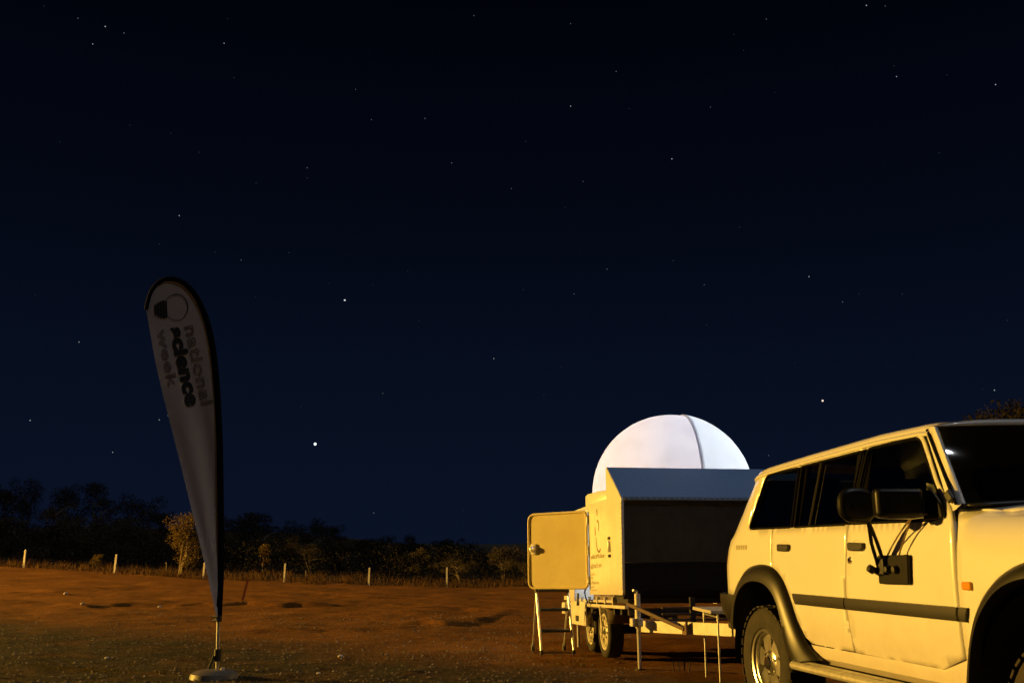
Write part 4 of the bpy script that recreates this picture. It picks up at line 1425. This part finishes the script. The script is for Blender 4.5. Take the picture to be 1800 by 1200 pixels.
# ------------------------------------------------------------------ step ladder below the door
pL, pR_ = on_ground(952, 1150), on_ground(1009, 1149)
ld_dir = (pR_ - pL)
ld_dir.z = 0
LW = ld_dir.length
lad = empty('step_ladder', pL, (0, 0, math.atan2(ld_dir.y, ld_dir.x)))
tag(lad, 'small folding aluminium step ladder with black treads under the open trailer door', 'step ladder')
TOPZ = 0.72
for x in (0.0, LW):
    MB().tube([(x, 0.0, 0.02), (x - 0.02 if x else x - 0.02, 0.20, TOPZ)], 0.014, 10).build('front_leg', ALUM, lad)
    MB().tube([(x - 0.02, 0.44, 0.02), (x - 0.02, 0.21, TOPZ - 0.03)], 0.010, 8).build('rear_leg', ALUM, lad)
    MB().tube([(x, 0.0, 0.0), (x, 0.0, 0.05)], 0.020, 10).build('rubber_foot', BLACKP, lad)
    MB().tube([(x - 0.02, 0.44, 0.0), (x - 0.02, 0.44, 0.09)], 0.022, 10).build('rubber_foot', BLACKP, lad)
    MB().tube([(x - 0.02, 0.20, TOPZ - 0.03), (x - 0.02, 0.20, TOPZ + 0.02)], 0.020, 10).build('joint', BLACKP, lad)
for z in (0.26, 0.50):
    yy = 0.20 * z / TOPZ
    MB().box((0.02, yy - 0.02, z - 0.016), (LW - 0.03, yy + 0.17, z + 0.016)).build('tread', BLACKP, lad, bevel=0.006)
MB().tube([(0, 0.0, 0.03), (0.03, -0.02, 0.022), (LW - 0.03, -0.02, 0.022), (LW, 0.0, 0.03)], 0.010, 8).build('foot_bar', mat('dull_bar', (0.16, 0.13, 0.11), 0.5, metal=0.5), lad)
MB().box((0.0, 0.15, TOPZ - 0.01), (LW - 0.02, 0.30, TOPZ + 0.02)).build('top_step', BLACKP, lad, bevel=0.006)

# ------------------------------------------------------------------ folding table beside the drawbar
a, b = on_ground(1242, 1189), on_ground(1268, 1202)
ax = (b - a).normalized()
tb = empty('folding_table', (a + b) / 2, (0, 0, math.atan2(ax.y, ax.x)))
tag(tb, 'small thin-legged folding table beside the drawbar behind the vehicle', 'table')
LL = (b - a).length
HT = 0.615
# local x runs towards the camera, local y to the vehicle's far side
MB().box((-LL / 2 - 0.17, -0.07, HT), (LL / 2 + 0.0, 0.62, HT + 0.03)).build('table_top', TABLEP, tb, bevel=0.004)
for x in (-LL / 2, LL / 2 - 0.02):
    for y in (0.0, 0.56):
        MB().tube([(x, y, 0), (x, y, HT)], 0.010, 8).build('leg', STEEL, tb)
for y in (0.0, 0.56):
    MB().tube([(-LL / 2, y, HT - 0.03), (LL / 2 - 0.02, y, HT - 0.03)], 0.008, 8).build('apron_bar', STEEL, tb)
# tent pegs pushed in the dirt by the jack
for k, (u, v) in enumerate(((1186, 1182), (1194, 1181), (1203, 1180), (1211, 1181))):
    p = on_ground(u, v)
    m = MB().tube([(0, 0, -0.02), (0.01 * (k - 1.5), 0.0, 0.10), (0.01 * (k - 1.5) + 0.012, 0, 0.105)], 0.006, 6)
    o = m.build('tent_peg', UNDER, loc=p)
    tag(o, 'short dark steel peg standing in the dirt below the drawbar', 'peg', 'pegs standing in a row below the drawbar')


# ------------------------------------------------------------------ teardrop banner
FLAG_Y = 9.7
SLEEVE_PX = [(384, 1092), (388.5, 1000), (388, 880), (386.5, 780), (383, 700), (377, 630), (369, 580), (358, 545), (344, 516), (328, 497), (312, 488), (297, 485), (282, 489), (270, 499), (262, 515), (258, 532), (257, 544)]
LEFT_PX = [(257, 544), (263, 580), (275, 640), (290, 705), (310, 782), (330, 860), (352, 948), (370, 1022), (380, 1070), (384, 1092)]


def flag_pt(u, v, off=0.0):
    p = at_depth(u, v, FLAG_Y)
    # folds run down parallel to the free edge and die out at the pole
    free = np.interp(v, [q[1] for q in LEFT_PX], [q[0] for q in LEFT_PX])
    polex = np.interp(v, [484, 497, 516, 545, 580, 630, 700, 780, 880, 1000, 1092], [300, 328, 344, 358, 369, 377, 383, 386.5, 388, 388.5, 384])
    w = max(1.0, polex - free)
    k = min(1.0, max(0.0, (polex - u) / w))
    g = smoothstep(600, 780, v)
    d = 0.013 * g * math.sin(k * 8.5 + v * 0.007) * min(1, k * 3) + 0.012 * math.sin(v * 0.010 + k * 1.5) * k * smoothstep(560, 640, v) - 0.035 * k * k * smoothstep(560, 640, v)
    return Vector((p.x, p.y + d - off, p.z))


flag_base = on_ground(381, 1196)
fl = empty('teardrop_banner', (flag_base.x, FLAG_Y, 0))
tag(fl, 'tall pale teardrop banner on a pole, printed with a light bulb and lettering', 'banner')
FO = Vector((flag_base.x, FLAG_Y, 0))


def rel(p):
    return Vector(p) - FO


def resample(pts, n):
    a = np.array(pts, float)
    seg = np.r_[0, np.cumsum(np.hypot(*np.diff(a, axis=0).T))]
    t = np.linspace(0, seg[-1], n)
    r = np.stack([np.interp(t, seg, a[:, k]) for k in (0, 1)], 1)
    for _ in range(4):
        r[1:-1] = (r[:-2] + 2 * r[1:-1] + r[2:]) / 4
    return [tuple(q) for q in r]


SL = resample(SLEEVE_PX, 60)
LE = resample(LEFT_PX, 30)
outline = SL + LE[1:-1]
panel(outline, [], lambda u, v: rel(flag_pt(u, v)), 6.0).build('banner_cloth', BANNER, fl, smooth=80)
m = MB().tube([rel(at_depth(u, v, FLAG_Y)) for u, v in SL], [0.032] * 40 + list(np.linspace(0.032, 0.022, 20)), 10)
for i, q in enumerate(m.v):       # flatten the sleeve
    m.v[i] = (q[0], q[1] * 0.55, q[2])
m.build('pole_sleeve', SLEEVE, fl, smooth=80)
ptop = rel(at_depth(384, 1090, FLAG_Y))
pbot = rel(at_depth(381, 1192, FLAG_Y))
pbot.z = 0.06
MB().tube([pbot, pbot.lerp(ptop, 0.5), ptop], 0.017, 14).build('lower_pole', STEEL, fl)
MB().tube([ptop.lerp(pbot, -0.10), ptop.lerp(pbot, 0.02)], 0.034, 14).build('pole_joint', BLACKP, fl)
for t in (-0.085, 0.0):
    MB().tube([ptop.lerp(pbot, t) + Vector((-0.05, -0.02, 0)), ptop.lerp(pbot, t) + Vector((0.0, -0.035, 0))], 0.012, 8).build('clip', STEEL, fl)
mid = ptop.lerp(pbot, 0.70)
MB().tube([mid + Vector((0, 0, -0.05)), mid + Vector((0, 0, 0.06))], 0.034, 14).build('collar', BLACKP, fl)
MB().tube([mid + Vector((-0.03, -0.02, 0.0)), mid + Vector((-0.06, -0.04, -0.10)), mid + Vector((-0.055, -0.04, -0.22)), mid + Vector((-0.05, -0.03, -0.28))], [0.012, 0.015, 0.014, 0.010], 8).build('strap_end', BLACKP, fl)
# base: two-tone moulded foot with filler cap
base = MB().lathe([(0.0, 0.085), (0.05, 0.085), (0.09, 0.080), (0.17, 0.072), (0.215, 0.050), (0.225, 0.0)], 40, Matrix.Scale(1.0, 4, (0, 1, 0)))
base.build('base_foot', mat('grey_base_plastic', (0.17, 0.145, 0.11), 0.5, nscale=6, tint=(0.09, 0.08, 0.07)), fl, loc=(pbot.x, pbot.y - 0.10, 0.0), smooth=50)
MB().lathe([(0, 0.02), (0.016, 0.018), (0.022, 0.006), (0.024, -0.02)], 14, Matrix.Translation((pbot.x + 0.085, pbot.y - 0.12, 0.085))).build('filler_cap', STONE, fl)


def text_geo(body, outline_only=False, bold=0.0):
    cu = bpy.data.curves.new('txt', 'FONT')
    cu.body = body
    cu.size = 1.0
    cu.space_character = 1.06
    cu.resolution_u = 3
    if outline_only:
        cu.fill_mode = 'NONE'
        cu.bevel_depth = 0.020
        cu.bevel_resolution = 0
    else:
        cu.offset = bold
    ob = bpy.data.objects.new('txt', cu)
    col.objects.link(ob)
    bpy.context.view_layer.update()
    dg = bpy.context.evaluated_depsgraph_get()
    me = ob.evaluated_get(dg).to_mesh()
    vs = [tuple(q.co) for q in me.vertices]
    fs = [tuple(p.vertices) for p in me.polygons]
    ob.evaluated_get(dg).to_mesh_clear()
    bpy.data.objects.remove(ob)
    bpy.data.curves.remove(cu)
    return vs, fs


def print_text(name, body, p0, p1, hpx, material, asc, **kw):
    vs, fs = text_geo(body, **kw)
    x0, x1 = min(q[0] for q in vs), max(q[0] for q in vs)
    p0, p1 = Vector(p0), Vector(p1)
    d = p1 - p0
    n = Vector((d.y, -d.x)).normalized()        # letter tops point to the pole side
    m = MB()
    out = []
    for q in vs:
        c = p0 + d * ((q[0] - x0) / (x1 - x0)) + n * (q[1] / asc * hpx)
        out.append(rel(flag_pt(c.x, c.y, 0.004 + max(-0.001, min(0.001, q[2] * 0.02)))))
    m.add(out, fs)
    return m.build(name, material, fl, fix=False, smooth=0)


print_text('bold_lettering', 'science', (299, 577), (330, 716), 24, INKB, 0.73, bold=0.06)
print_text('outline_lettering', 'national', (325, 574), (354, 712), 22, INKL, 0.73, outline_only=True)
print_text('outline_lettering', 'week', (276, 580), (298, 682), 18, INKL, 0.73, outline_only=True)
# light bulb emblem
m = MB()
cx, cy = 311, 540
o_, i_ = [], []
for a in np.linspace(R(-150), R(150), 30):
    r = 22.5 if abs(a) < R(100) else 22.5 + 2 * (abs(a) - R(100))
    wv = 1.9 if -1.9 < a < 0.9 else 1.1
    o_.append((cx + r * 0.90 * math.cos(a), cy + (r + 1) * math.sin(a)))
    i_.append((cx + (r - wv) * 0.90 * math.cos(a), cy + (r + 1 - wv) * math.sin(a)))
m.strip([[rel(flag_pt(u, v, 0.004)) for u, v in o_], [rel(flag_pt(u, v, 0.004)) for u, v in i_]])
m.build('bulb_outline', INKB, fl, fix=False, smooth=0)
m = MB()
for k in range(5):
    x = 271 + k * 4.6
    hh = (8, 11, 13, 14, 13)[k]
    pl = [(x, 544 - hh - 0.5 * k), (x + 4.2, 543 - hh - 0.5 * k), (x + 5.4, 545 + hh), (x + 1.2, 546 + hh)]
    m.add([rel(flag_pt(u, v, 0.004)) for u, v in pl], [(0, 1, 2, 3)])
m.build('bulb_screw', INKB, fl, fix=False, smooth=0)


# ------------------------------------------------------------------ vegetation
def unit_tree(seed, kind):
    """tree of height 1: returns (trunk mesh, crown mesh)"""
    rg = np.random.default_rng(seed)
    tk = MB()
    clusters = []
    if kind == 'wattle':
        stems = 3
        spread, zlo, nleaf, lsz = 0.20, 0.16, 4200, 0.036
    elif kind == 'bush':
        stems = 3
        spread, zlo, nleaf, lsz = 0.42, 0.15, 2600, 0.055
    elif kind == 'round':
        stems = 4
        spread, zlo, nleaf, lsz = 0.42, 0.35, 9000, 0.034
    elif kind == 'slim':
        stems = 1
        spread, zlo, nleaf, lsz = 0.13, 0.12, 1200, 0.06
    else:
        stems = 2
        spread, zlo, nleaf, lsz = 0.32, 0.38, 3200, 0.040
    for k in range(stems):
        a = rg.uniform(0, 6.28)
        lean = rg.uniform(0.25, 0.7) * spread
        top = Vector((math.cos(a) * lean, math.sin(a) * lean, rg.uniform(0.6, 0.82)))
        b0 = Vector((rg.uniform(-0.02, 0.02), rg.uniform(-0.02, 0.02), -0.02))
        midp = b0.lerp(top, 0.5) + Vector((rg.uniform(-0.05, 0.05), rg.uniform(-0.05, 0.05), 0))
        tk.tube([b0, b0.lerp(midp, 0.6), midp, top], [0.020, 0.016, 0.013, 0.004], 7)
        for j in range(5 if kind != 'slim' else 3):
            t = rg.uniform(0.35, 0.95)
            p = midp.lerp(top, (t - 0.5) * 2) if t > 0.5 else b0.lerp(midp, t * 2)
            aa = rg.uniform(0, 6.28)
            e = p + Vector((math.cos(aa), math.sin(aa), 0)) * rg.uniform(0.4, 1.0) * spread + Vector((0, 0, rg.uniform(0.04, 0.22)))
            e.z = min(e.z, 0.9)
            q = p.lerp(e, 0.5) + Vector((0, 0, 0.02))
            tk.tube([p, q, e], [0.009, 0.006, 0.002], 5)
            clusters.append((e, rg.uniform(0.10, 0.17)))
        clusters.append((top, rg.uniform(0.12, 0.17)))
    for _ in range(12 if kind == 'wattle' else 5):
        aa = rg.uniform(0, 6.28)
        rr = rg.uniform(0.1, 0.9) * spread
        clusters.append((Vector((math.cos(aa) * rr, math.sin(aa) * rr, rg.uniform(zlo, 0.85))), rg.uniform(0.09, 0.15)))
    if kind == 'round':
        for _ in range(46):
            aa, ee = rg.uniform(0, 6.28), rg.uniform(0.1, 1.5)
            clusters.append((Vector((0.46 * math.cos(aa) * math.cos(ee), 0.46 * math.sin(aa) * math.cos(ee), 0.45 + 0.46 * math.sin(ee))), rg.uniform(0.08, 0.14)))
    wts = np.array([c[1] ** 2 for c in clusters])
    wts /= wts.sum()
    idx = rg.choice(len(clusters), nleaf, p=wts)
    cen = np.array([tuple(clusters[i][0]) for i in idx])
    rad = np.array([clusters[i][1] for i in idx])
    d = rg.normal(size=(nleaf, 3))
    d /= np.linalg.norm(d, axis=1)[:, None]
    rr = rad * rg.uniform(0.15, 1, nleaf) ** 0.5
    P = cen + d * rr[:, None] * np.array([1.0, 1.0, 0.75])
    P[:, 2] = np.clip(P[:, 2], 0.02, 1.0)
    ax = rg.normal(size=(nleaf, 3))
    ax[:, 2] += -0.3
    ax /= np.linalg.norm(ax, axis=1)[:, None]
    bx = np.cross(ax, rg.normal(size=(nleaf, 3)))
    bx /= np.linalg.norm(bx, axis=1)[:, None]
    L = lsz * rg.uniform(0.5, 1.2, nleaf)
    W = L * 0.30
    V = np.stack([P - ax * L[:, None] / 2, P + bx * W[:, None] / 2, P + ax * L[:, None] / 2, P - bx * W[:, None] / 2], 1).reshape(-1, 3)
    cm = MB()
    cm.v = [tuple(v) for v in V]
    cm.f = [(4 * i, 4 * i + 1, 4 * i + 2, 4 * i + 3) for i in range(nleaf)]
    s = 1.0 / max(v[2] for v in cm.v)
    return tk, cm, s


TREE_MESH = {}


def tree_mesh(kind, seed, leaf):
    k = (kind, seed, leaf.name)
    if k not in TREE_MESH:
        tk, cm, s = unit_tree(seed, kind)
        TREE_MESH[k] = (tk.mesh('trunk', BARK, 60, False), cm.mesh('crown', leaf, 0, False), s)
    return TREE_MESH[k]


def tree(name, label, u, vtop, y, wpx, kind, seed, leaf, cat='tree', group=None):
    """crown top at photograph pixel (u, vtop), trunk standing on the terrain y metres away, crown about wpx wide"""
    top = at_depth(u, vtop, y)
    gz = ground_z(top.x, y, False)
    h = top.z - gz
    tkm, cmm, s = tree_mesh(kind, seed, leaf)
    co = cmm.vertices
    w0 = max(v.co.x for v in co) - min(v.co.x for v in co)
    wx = (wpx / FPX * y) / w0
    root = empty(name, (top.x, y, gz - 0.02), (0, 0, 0))
    root.scale = (wx, wx, h * s)
    for nm, me in (('trunk', tkm), ('crown', cmm)):
        o = bpy.data.objects.new(nm, me)
        col.objects.link(o)
        o.parent = root
    tag(root, label, cat, group)
    return root


tree('wattle_tree', 'bright feathery wattle lit by the lamp, just behind the fence posts beside the banner', 326, 892, 46.5, 84, 'wattle', 11, LEAF_WATTLE)
tree('slim_shrub', 'slim pale upright shrub standing alone behind the fence', 465, 953, 47.5, 26, 'slim', 5, LEAF_WATTLE, 'shrub')
tree('low_bush', 'low rounded straw-coloured bush between two fence posts', 171, 972, 47.0, 26, 'bush', 6, LEAF_WATTLE, 'bush')
tree('forked_tree', 'dim tree with a pale forked trunk behind the fence', 106, 876, 53, 96, 'tree', 21, LEAF_MULGA)
DARK = 'dark scrub tree standing against the night sky behind the fence'
G = 'scrub trees behind the fence'
for i, (u, v, y, w) in enumerate(((8, 842, 66, 80), (50, 836, 70, 62), (112, 846, 68, 64), (178, 843, 72, 72), (238, 864, 66, 92), (283, 885, 62, 80), (-40, 850, 70, 90),
                                  (418, 903, 64, 84), (464, 896, 68, 92), (522, 911, 66, 78), (574, 908, 62, 100), (372, 900, 66, 80))):
    tree('scrub_tree', DARK, u, v, y, w, 'tree', 30 + i % 5, LEAF_DARK, group=G)
MID = 'dim olive shrub on the scrub slope behind the fence'
G2 = 'shrubs on the slope behind the fence'
for i, (u, v, y, w) in enumerate(((30, 905, 57, 90), (160, 900, 58, 100), (215, 905, 56, 90), (265, 915, 55, 80), (400, 935, 56, 90), (440, 945, 55, 70), (500, 938, 55, 80), (550, 950, 54, 80), (600, 945, 58, 90),
                                  (15, 940, 54, 70), (135, 940, 54, 80), (230, 948, 53, 80))):
    tree('slope_shrub', MID, u, v, y, w, 'bush', 40 + i % 4, LEAF_MULGA, 'shrub', G2)
DK2 = 'dark low shrub under the black ridge line behind the fence'
for i, (u, v, y, w) in enumerate(((640, 944, 64, 80), (690, 938, 66, 80), (735, 936, 66, 80), (780, 944, 64, 80), (835, 950, 62, 80), (610, 938, 66, 70))):
    tree('ridge_shrub', DK2, u, v, y, w, 'bush', 50 + i % 3, LEAF_DARK, 'shrub', 'shrubs under the ridge line')
tree('round_bush', 'dim round-topped bush growing alone beside the open trailer door', 886, 956, 50, 64, 'bush', 61, LEAF_MULGA, 'bush')
tree('spreading_bush', 'wide dim bush directly behind the last white fence post', 812, 978, 49, 92, 'bush', 62, LEAF_MULGA, 'bush')
tree('dim_bush', 'upright dim bush between the two white posts near the trailer', 738, 958, 51, 62, 'bush', 63, LEAF_MULGA, 'bush')
tree('little_bush', 'small grey bush low behind the fence, next to the open trailer door', 926, 985, 49, 50, 'bush', 64, LEAF_MULGA, 'bush')
tree('big_tree', 'big dim leafy tree showing above the roof of the white vehicle', 1768, 697, 30, 300, 'round', 71, LEAF_DARK)
tree('big_tree', 'large dark tree mostly hidden behind the roof of the white vehicle', 1880, 672, 34, 300, 'round', 72, LEAF_DARK)


def undergrowth():
    rg = np.random.default_rng(17)
    cen = []
    for _ in range(420):
        y = rg.uniform(50, 78)
        x = rg.uniform(-0.62, 0.10) * y
        cen.append((x, y, ground_z(x, y, False), rg.uniform(0.5, 1.5), rg.uniform(0.5, 1.9)))
    cen = np.array(cen)
    n = 75000
    i = rg.integers(0, len(cen), n)
    P = np.stack([cen[i, 0] + rg.normal(0, 1, n) * cen[i, 3] * 0.6, cen[i, 1] + rg.normal(0, 1, n) * cen[i, 3] * 0.6, cen[i, 2] + cen[i, 4] * rg.random(n) ** 0.8], 1)
    ax = rg.normal(size=(n, 3))
    ax /= np.linalg.norm(ax, axis=1)[:, None]
    bx = np.cross(ax, rg.normal(size=(n, 3)))
    bx /= np.linalg.norm(bx, axis=1)[:, None]
    L = rg.uniform(0.08, 0.20, n)[:, None]
    V = np.stack([P - ax * L / 2, P + bx * L * 0.18, P + ax * L / 2, P - bx * L * 0.18], 1).reshape(-1, 3)
    m = MB()
    m.v = [tuple(q) for q in V]
    m.f = [(4 * k, 4 * k + 1, 4 * k + 2, 4 * k + 3) for k in range(n)]
    o = m.build('undergrowth', LEAF_DARK, fix=False, smooth=0)
    o['kind'] = 'stuff'
    o['label'] = 'dark tangled scrub filling the slope behind the fence'
    o['category'] = 'undergrowth'


undergrowth()

# fence posts
for (u, vt, vb, u2, POST_L) in ((45, 965, 995, 42, 'slim white post at the far end of the fence line, below the forked tree'), (205, 973, 1007, 201, 'slim white post in the fence line next to the low straw-coloured bush'),
                               (360, 987, 1014, 357, 'slim white post half hidden by the free edge of the banner'), (501.5, 989, 1019, 499.5, 'slim white post in the fence line next to the slim pale shrub'),
                               (649.5, 996.5, 1027, 648, 'slim white post in the fence line, second from the open trailer door'), (785.5, 996, 1030, 785.5, 'slim white post in the fence line in front of the wide dim bush')):
    yb = 45.0
    b = at_depth(u2, vb, yb)
    t = at_depth(u, vt, yb)
    z0 = ground_z(b.x, yb)
    o = empty('fence_post', (b.x, yb, z0))
    dx, dz = t.x - b.x, t.z - z0
    m = MB()
    w = 0.038
    m.add([(-w, -w, -0.1), (w, -w, -0.1), (w, w, -0.1), (-w, w, -0.1), (dx - w, -w, dz - 0.04), (dx + w, -w, dz - 0.04), (dx + w, w, dz - 0.04), (dx - w, w, dz - 0.04), (dx, 0, dz)],
          [(0, 3, 2, 1), (0, 1, 5, 4), (1, 2, 6, 5), (2, 3, 7, 6), (3, 0, 4, 7), (4, 5, 8), (5, 6, 8), (6, 7, 8), (7, 4, 8)])
    m.build('post_shaft', POSTW, o, smooth=0)
    MB().box((-0.06, -0.06, -0.08), (0.06, 0.06, 0.02)).build('footing', STONE, o, bevel=0.01)
    tag(o, POST_L, 'fence post', 'white posts along the fence line')
for (u, vt, vb, lab) in ((537.5, 1002, 1014, 'short thin grey stake beside the white fence posts'), (292, 987, 999, 'short thin stake beside the feathery wattle tree')):
    y = 48.0
    b = at_depth(u, vb, y)
    t = at_depth(u + 0.5, vt, y)
    z0 = ground_z(b.x, y)
    tag(MB().tube([(0, 0, -0.1), (0.01, 0, (t.z - z0) * 0.6), (t.x - b.x, 0, t.z - z0)], [0.035, 0.032, 0.028], 7).build('stake', BARK, loc=(b.x, y, z0)), lab, 'stake')
b = on_ground(423, 1053, -0.0)
t = at_depth(434, 1017, b.y)
z0 = ground_z(b.x, b.y)
tag(MB().add([(0, 0, -0.1), (0.06, 0.0, -0.1), (0.03, 0.05, -0.1), (t.x - b.x, 0, t.z - z0), (t.x - b.x + 0.06, 0, t.z - z0), (t.x - b.x + 0.03, 0.05, t.z - z0)], [(0, 1, 4, 3), (1, 2, 5, 4), (2, 0, 3, 5), (3, 4, 5), (0, 2, 1)]).build('star_picket', REDPAINT, loc=(b.x, b.y, z0), smooth=0),
    'leaning rust-red steel picket beside the banner pole', 'picket')


# grass and gravel
def blades(name, label, pts, hmin, hmax, wid, material, seed, lean=0.5):
    rg = np.random.default_rng(seed)
    m = MB()
    for x, y in pts:
        z = ground_z(x, y)
        h = rg.uniform(hmin, hmax)
        a = rg.uniform(0, 6.28)
        w = wid * rg.uniform(0.6, 1.3)
        lx, ly = rg.normal(0, lean * h * 0.5, 2)
        c, s = math.cos(a) * w, math.sin(a) * w
        m.v += [(x - c, y - s, z - 0.01), (x + c, y + s, z - 0.01), (x + c * 0.5 + lx * 0.4, y + s * 0.5 + ly * 0.4, z + h * 0.6), (x - c * 0.5 + lx * 0.4, y - s * 0.5 + ly * 0.4, z + h * 0.6), (x + lx, y + ly, z + h)]
        n = len(m.v) - 5
        m.f += [(n, n + 1, n + 2, n + 3), (n + 3, n + 2, n + 4)]
    o = m.build(name, material, fix=False, smooth=0)
    o['kind'] = 'stuff'
    o['label'] = label
    o['category'] = 'grass'
    return o


rg = np.random.default_rng(99)
pts = []
while len(pts) < 9000:
    cx, cy = rg.uniform(-30, 4), rg.choice([rg.uniform(44, 47.5), rg.uniform(46, 56)])
    k = rg.integers(6, 26)
    sp = rg.uniform(0.08, 0.35)
    pts += [(cx + rg.normal(0, sp), cy + rg.normal(0, sp)) for _ in range(k)]
blades('dry_grass', 'dry straw-coloured grass growing along the fence line', pts, 0.08, 0.42, 0.016, DRYGRASS, 3, 0.8)
pts = []
while len(pts) < 7500:
    cx, cy = rg.uniform(-7, 0.8), rg.uniform(8.6, 17)
    if cy > 12.2 - 0.42 * cx * 1.0 + rg.uniform(-1.2, 0.4) or noise.noise(Vector((cx * 0.6, cy * 0.6, 7))) < -0.12:
        continue
    k = rg.integers(3, 12)
    pts += [(cx + rg.normal(0, 0.05), cy + rg.normal(0, 0.05)) for _ in range(k)]
blades('dead_grass', 'short olive dead grass in the gravel patch of the yard', pts, 0.010, 0.035, 0.0035, OLIVEGRASS, 4, 1.2)
m = MB()
for _ in range(9000):
    y = 8.6 + 12 * rg.random() ** 1.4
    x = rg.uniform(-0.58, 0.12) * y
    r = 0.005 + 0.020 * rg.random() ** 3.5
    z = ground_z(x, y)
    n = len(m.v)
    sc = rg.uniform(0.6, 1.3, 3)
    for q in ((1, 0, 0), (-1, 0, 0), (0, 1, 0), (0, -1, 0), (0, 0, 1), (0, 0, -1)):
        m.v.append((x + q[0] * r * sc[0], y + q[1] * r * sc[1], z + r * 0.3 + q[2] * r * 0.7 * sc[2]))
    m.f += [(n, n + 2, n + 4), (n + 2, n + 1, n + 4), (n + 1, n + 3, n + 4), (n + 3, n, n + 4)]
o = m.build('gravel', mat('gravel_stone', (0.17, 0.125, 0.08), 0.9, nscale=3, tint=(0.06, 0.045, 0.03)), fix=False, smooth=0)
o['kind'] = 'stuff'
o['label'] = 'small loose stones scattered over the yard'
o['category'] = 'gravel'
for (u, v, r, lab) in ((188, 1157, 0.030, 'pale rounded stone alone in the olive gravel patch'), (144, 1066, 0.045, 'pale stone sitting in the dark rut of the dirt'), (599, 1157, 0.035, 'pale stone on bare dirt between banner and trailer'),
                       (281, 1062, 0.05, 'flat pale stone on the bare dirt near the rut'), (115, 1047, 0.06, 'flat chalky stone on the brightest dirt'), (560, 1182, 0.022, 'small chalky pebble on the bare dirt in front of the trailer')):
    p = on_ground(u, v)
    p.z = ground_z(p.x, p.y)
    bm = bmesh.new()
    bmesh.ops.create_icosphere(bm, subdivisions=2, radius=r)
    for q in bm.verts:
        q.co *= 1 + 0.25 * noise.noise(q.co * 30 + Vector((u, v, 0)))
        q.co.z *= 0.65
    m = MB()
    m.v = [tuple(q.co) for q in bm.verts]
    m.f = [tuple(q.index for q in f.verts) for f in bm.faces]
    bm.free()
    tag(m.build('stone', STONE, loc=(p.x, p.y, p.z + r * 0.35), smooth=50), lab, 'stone')
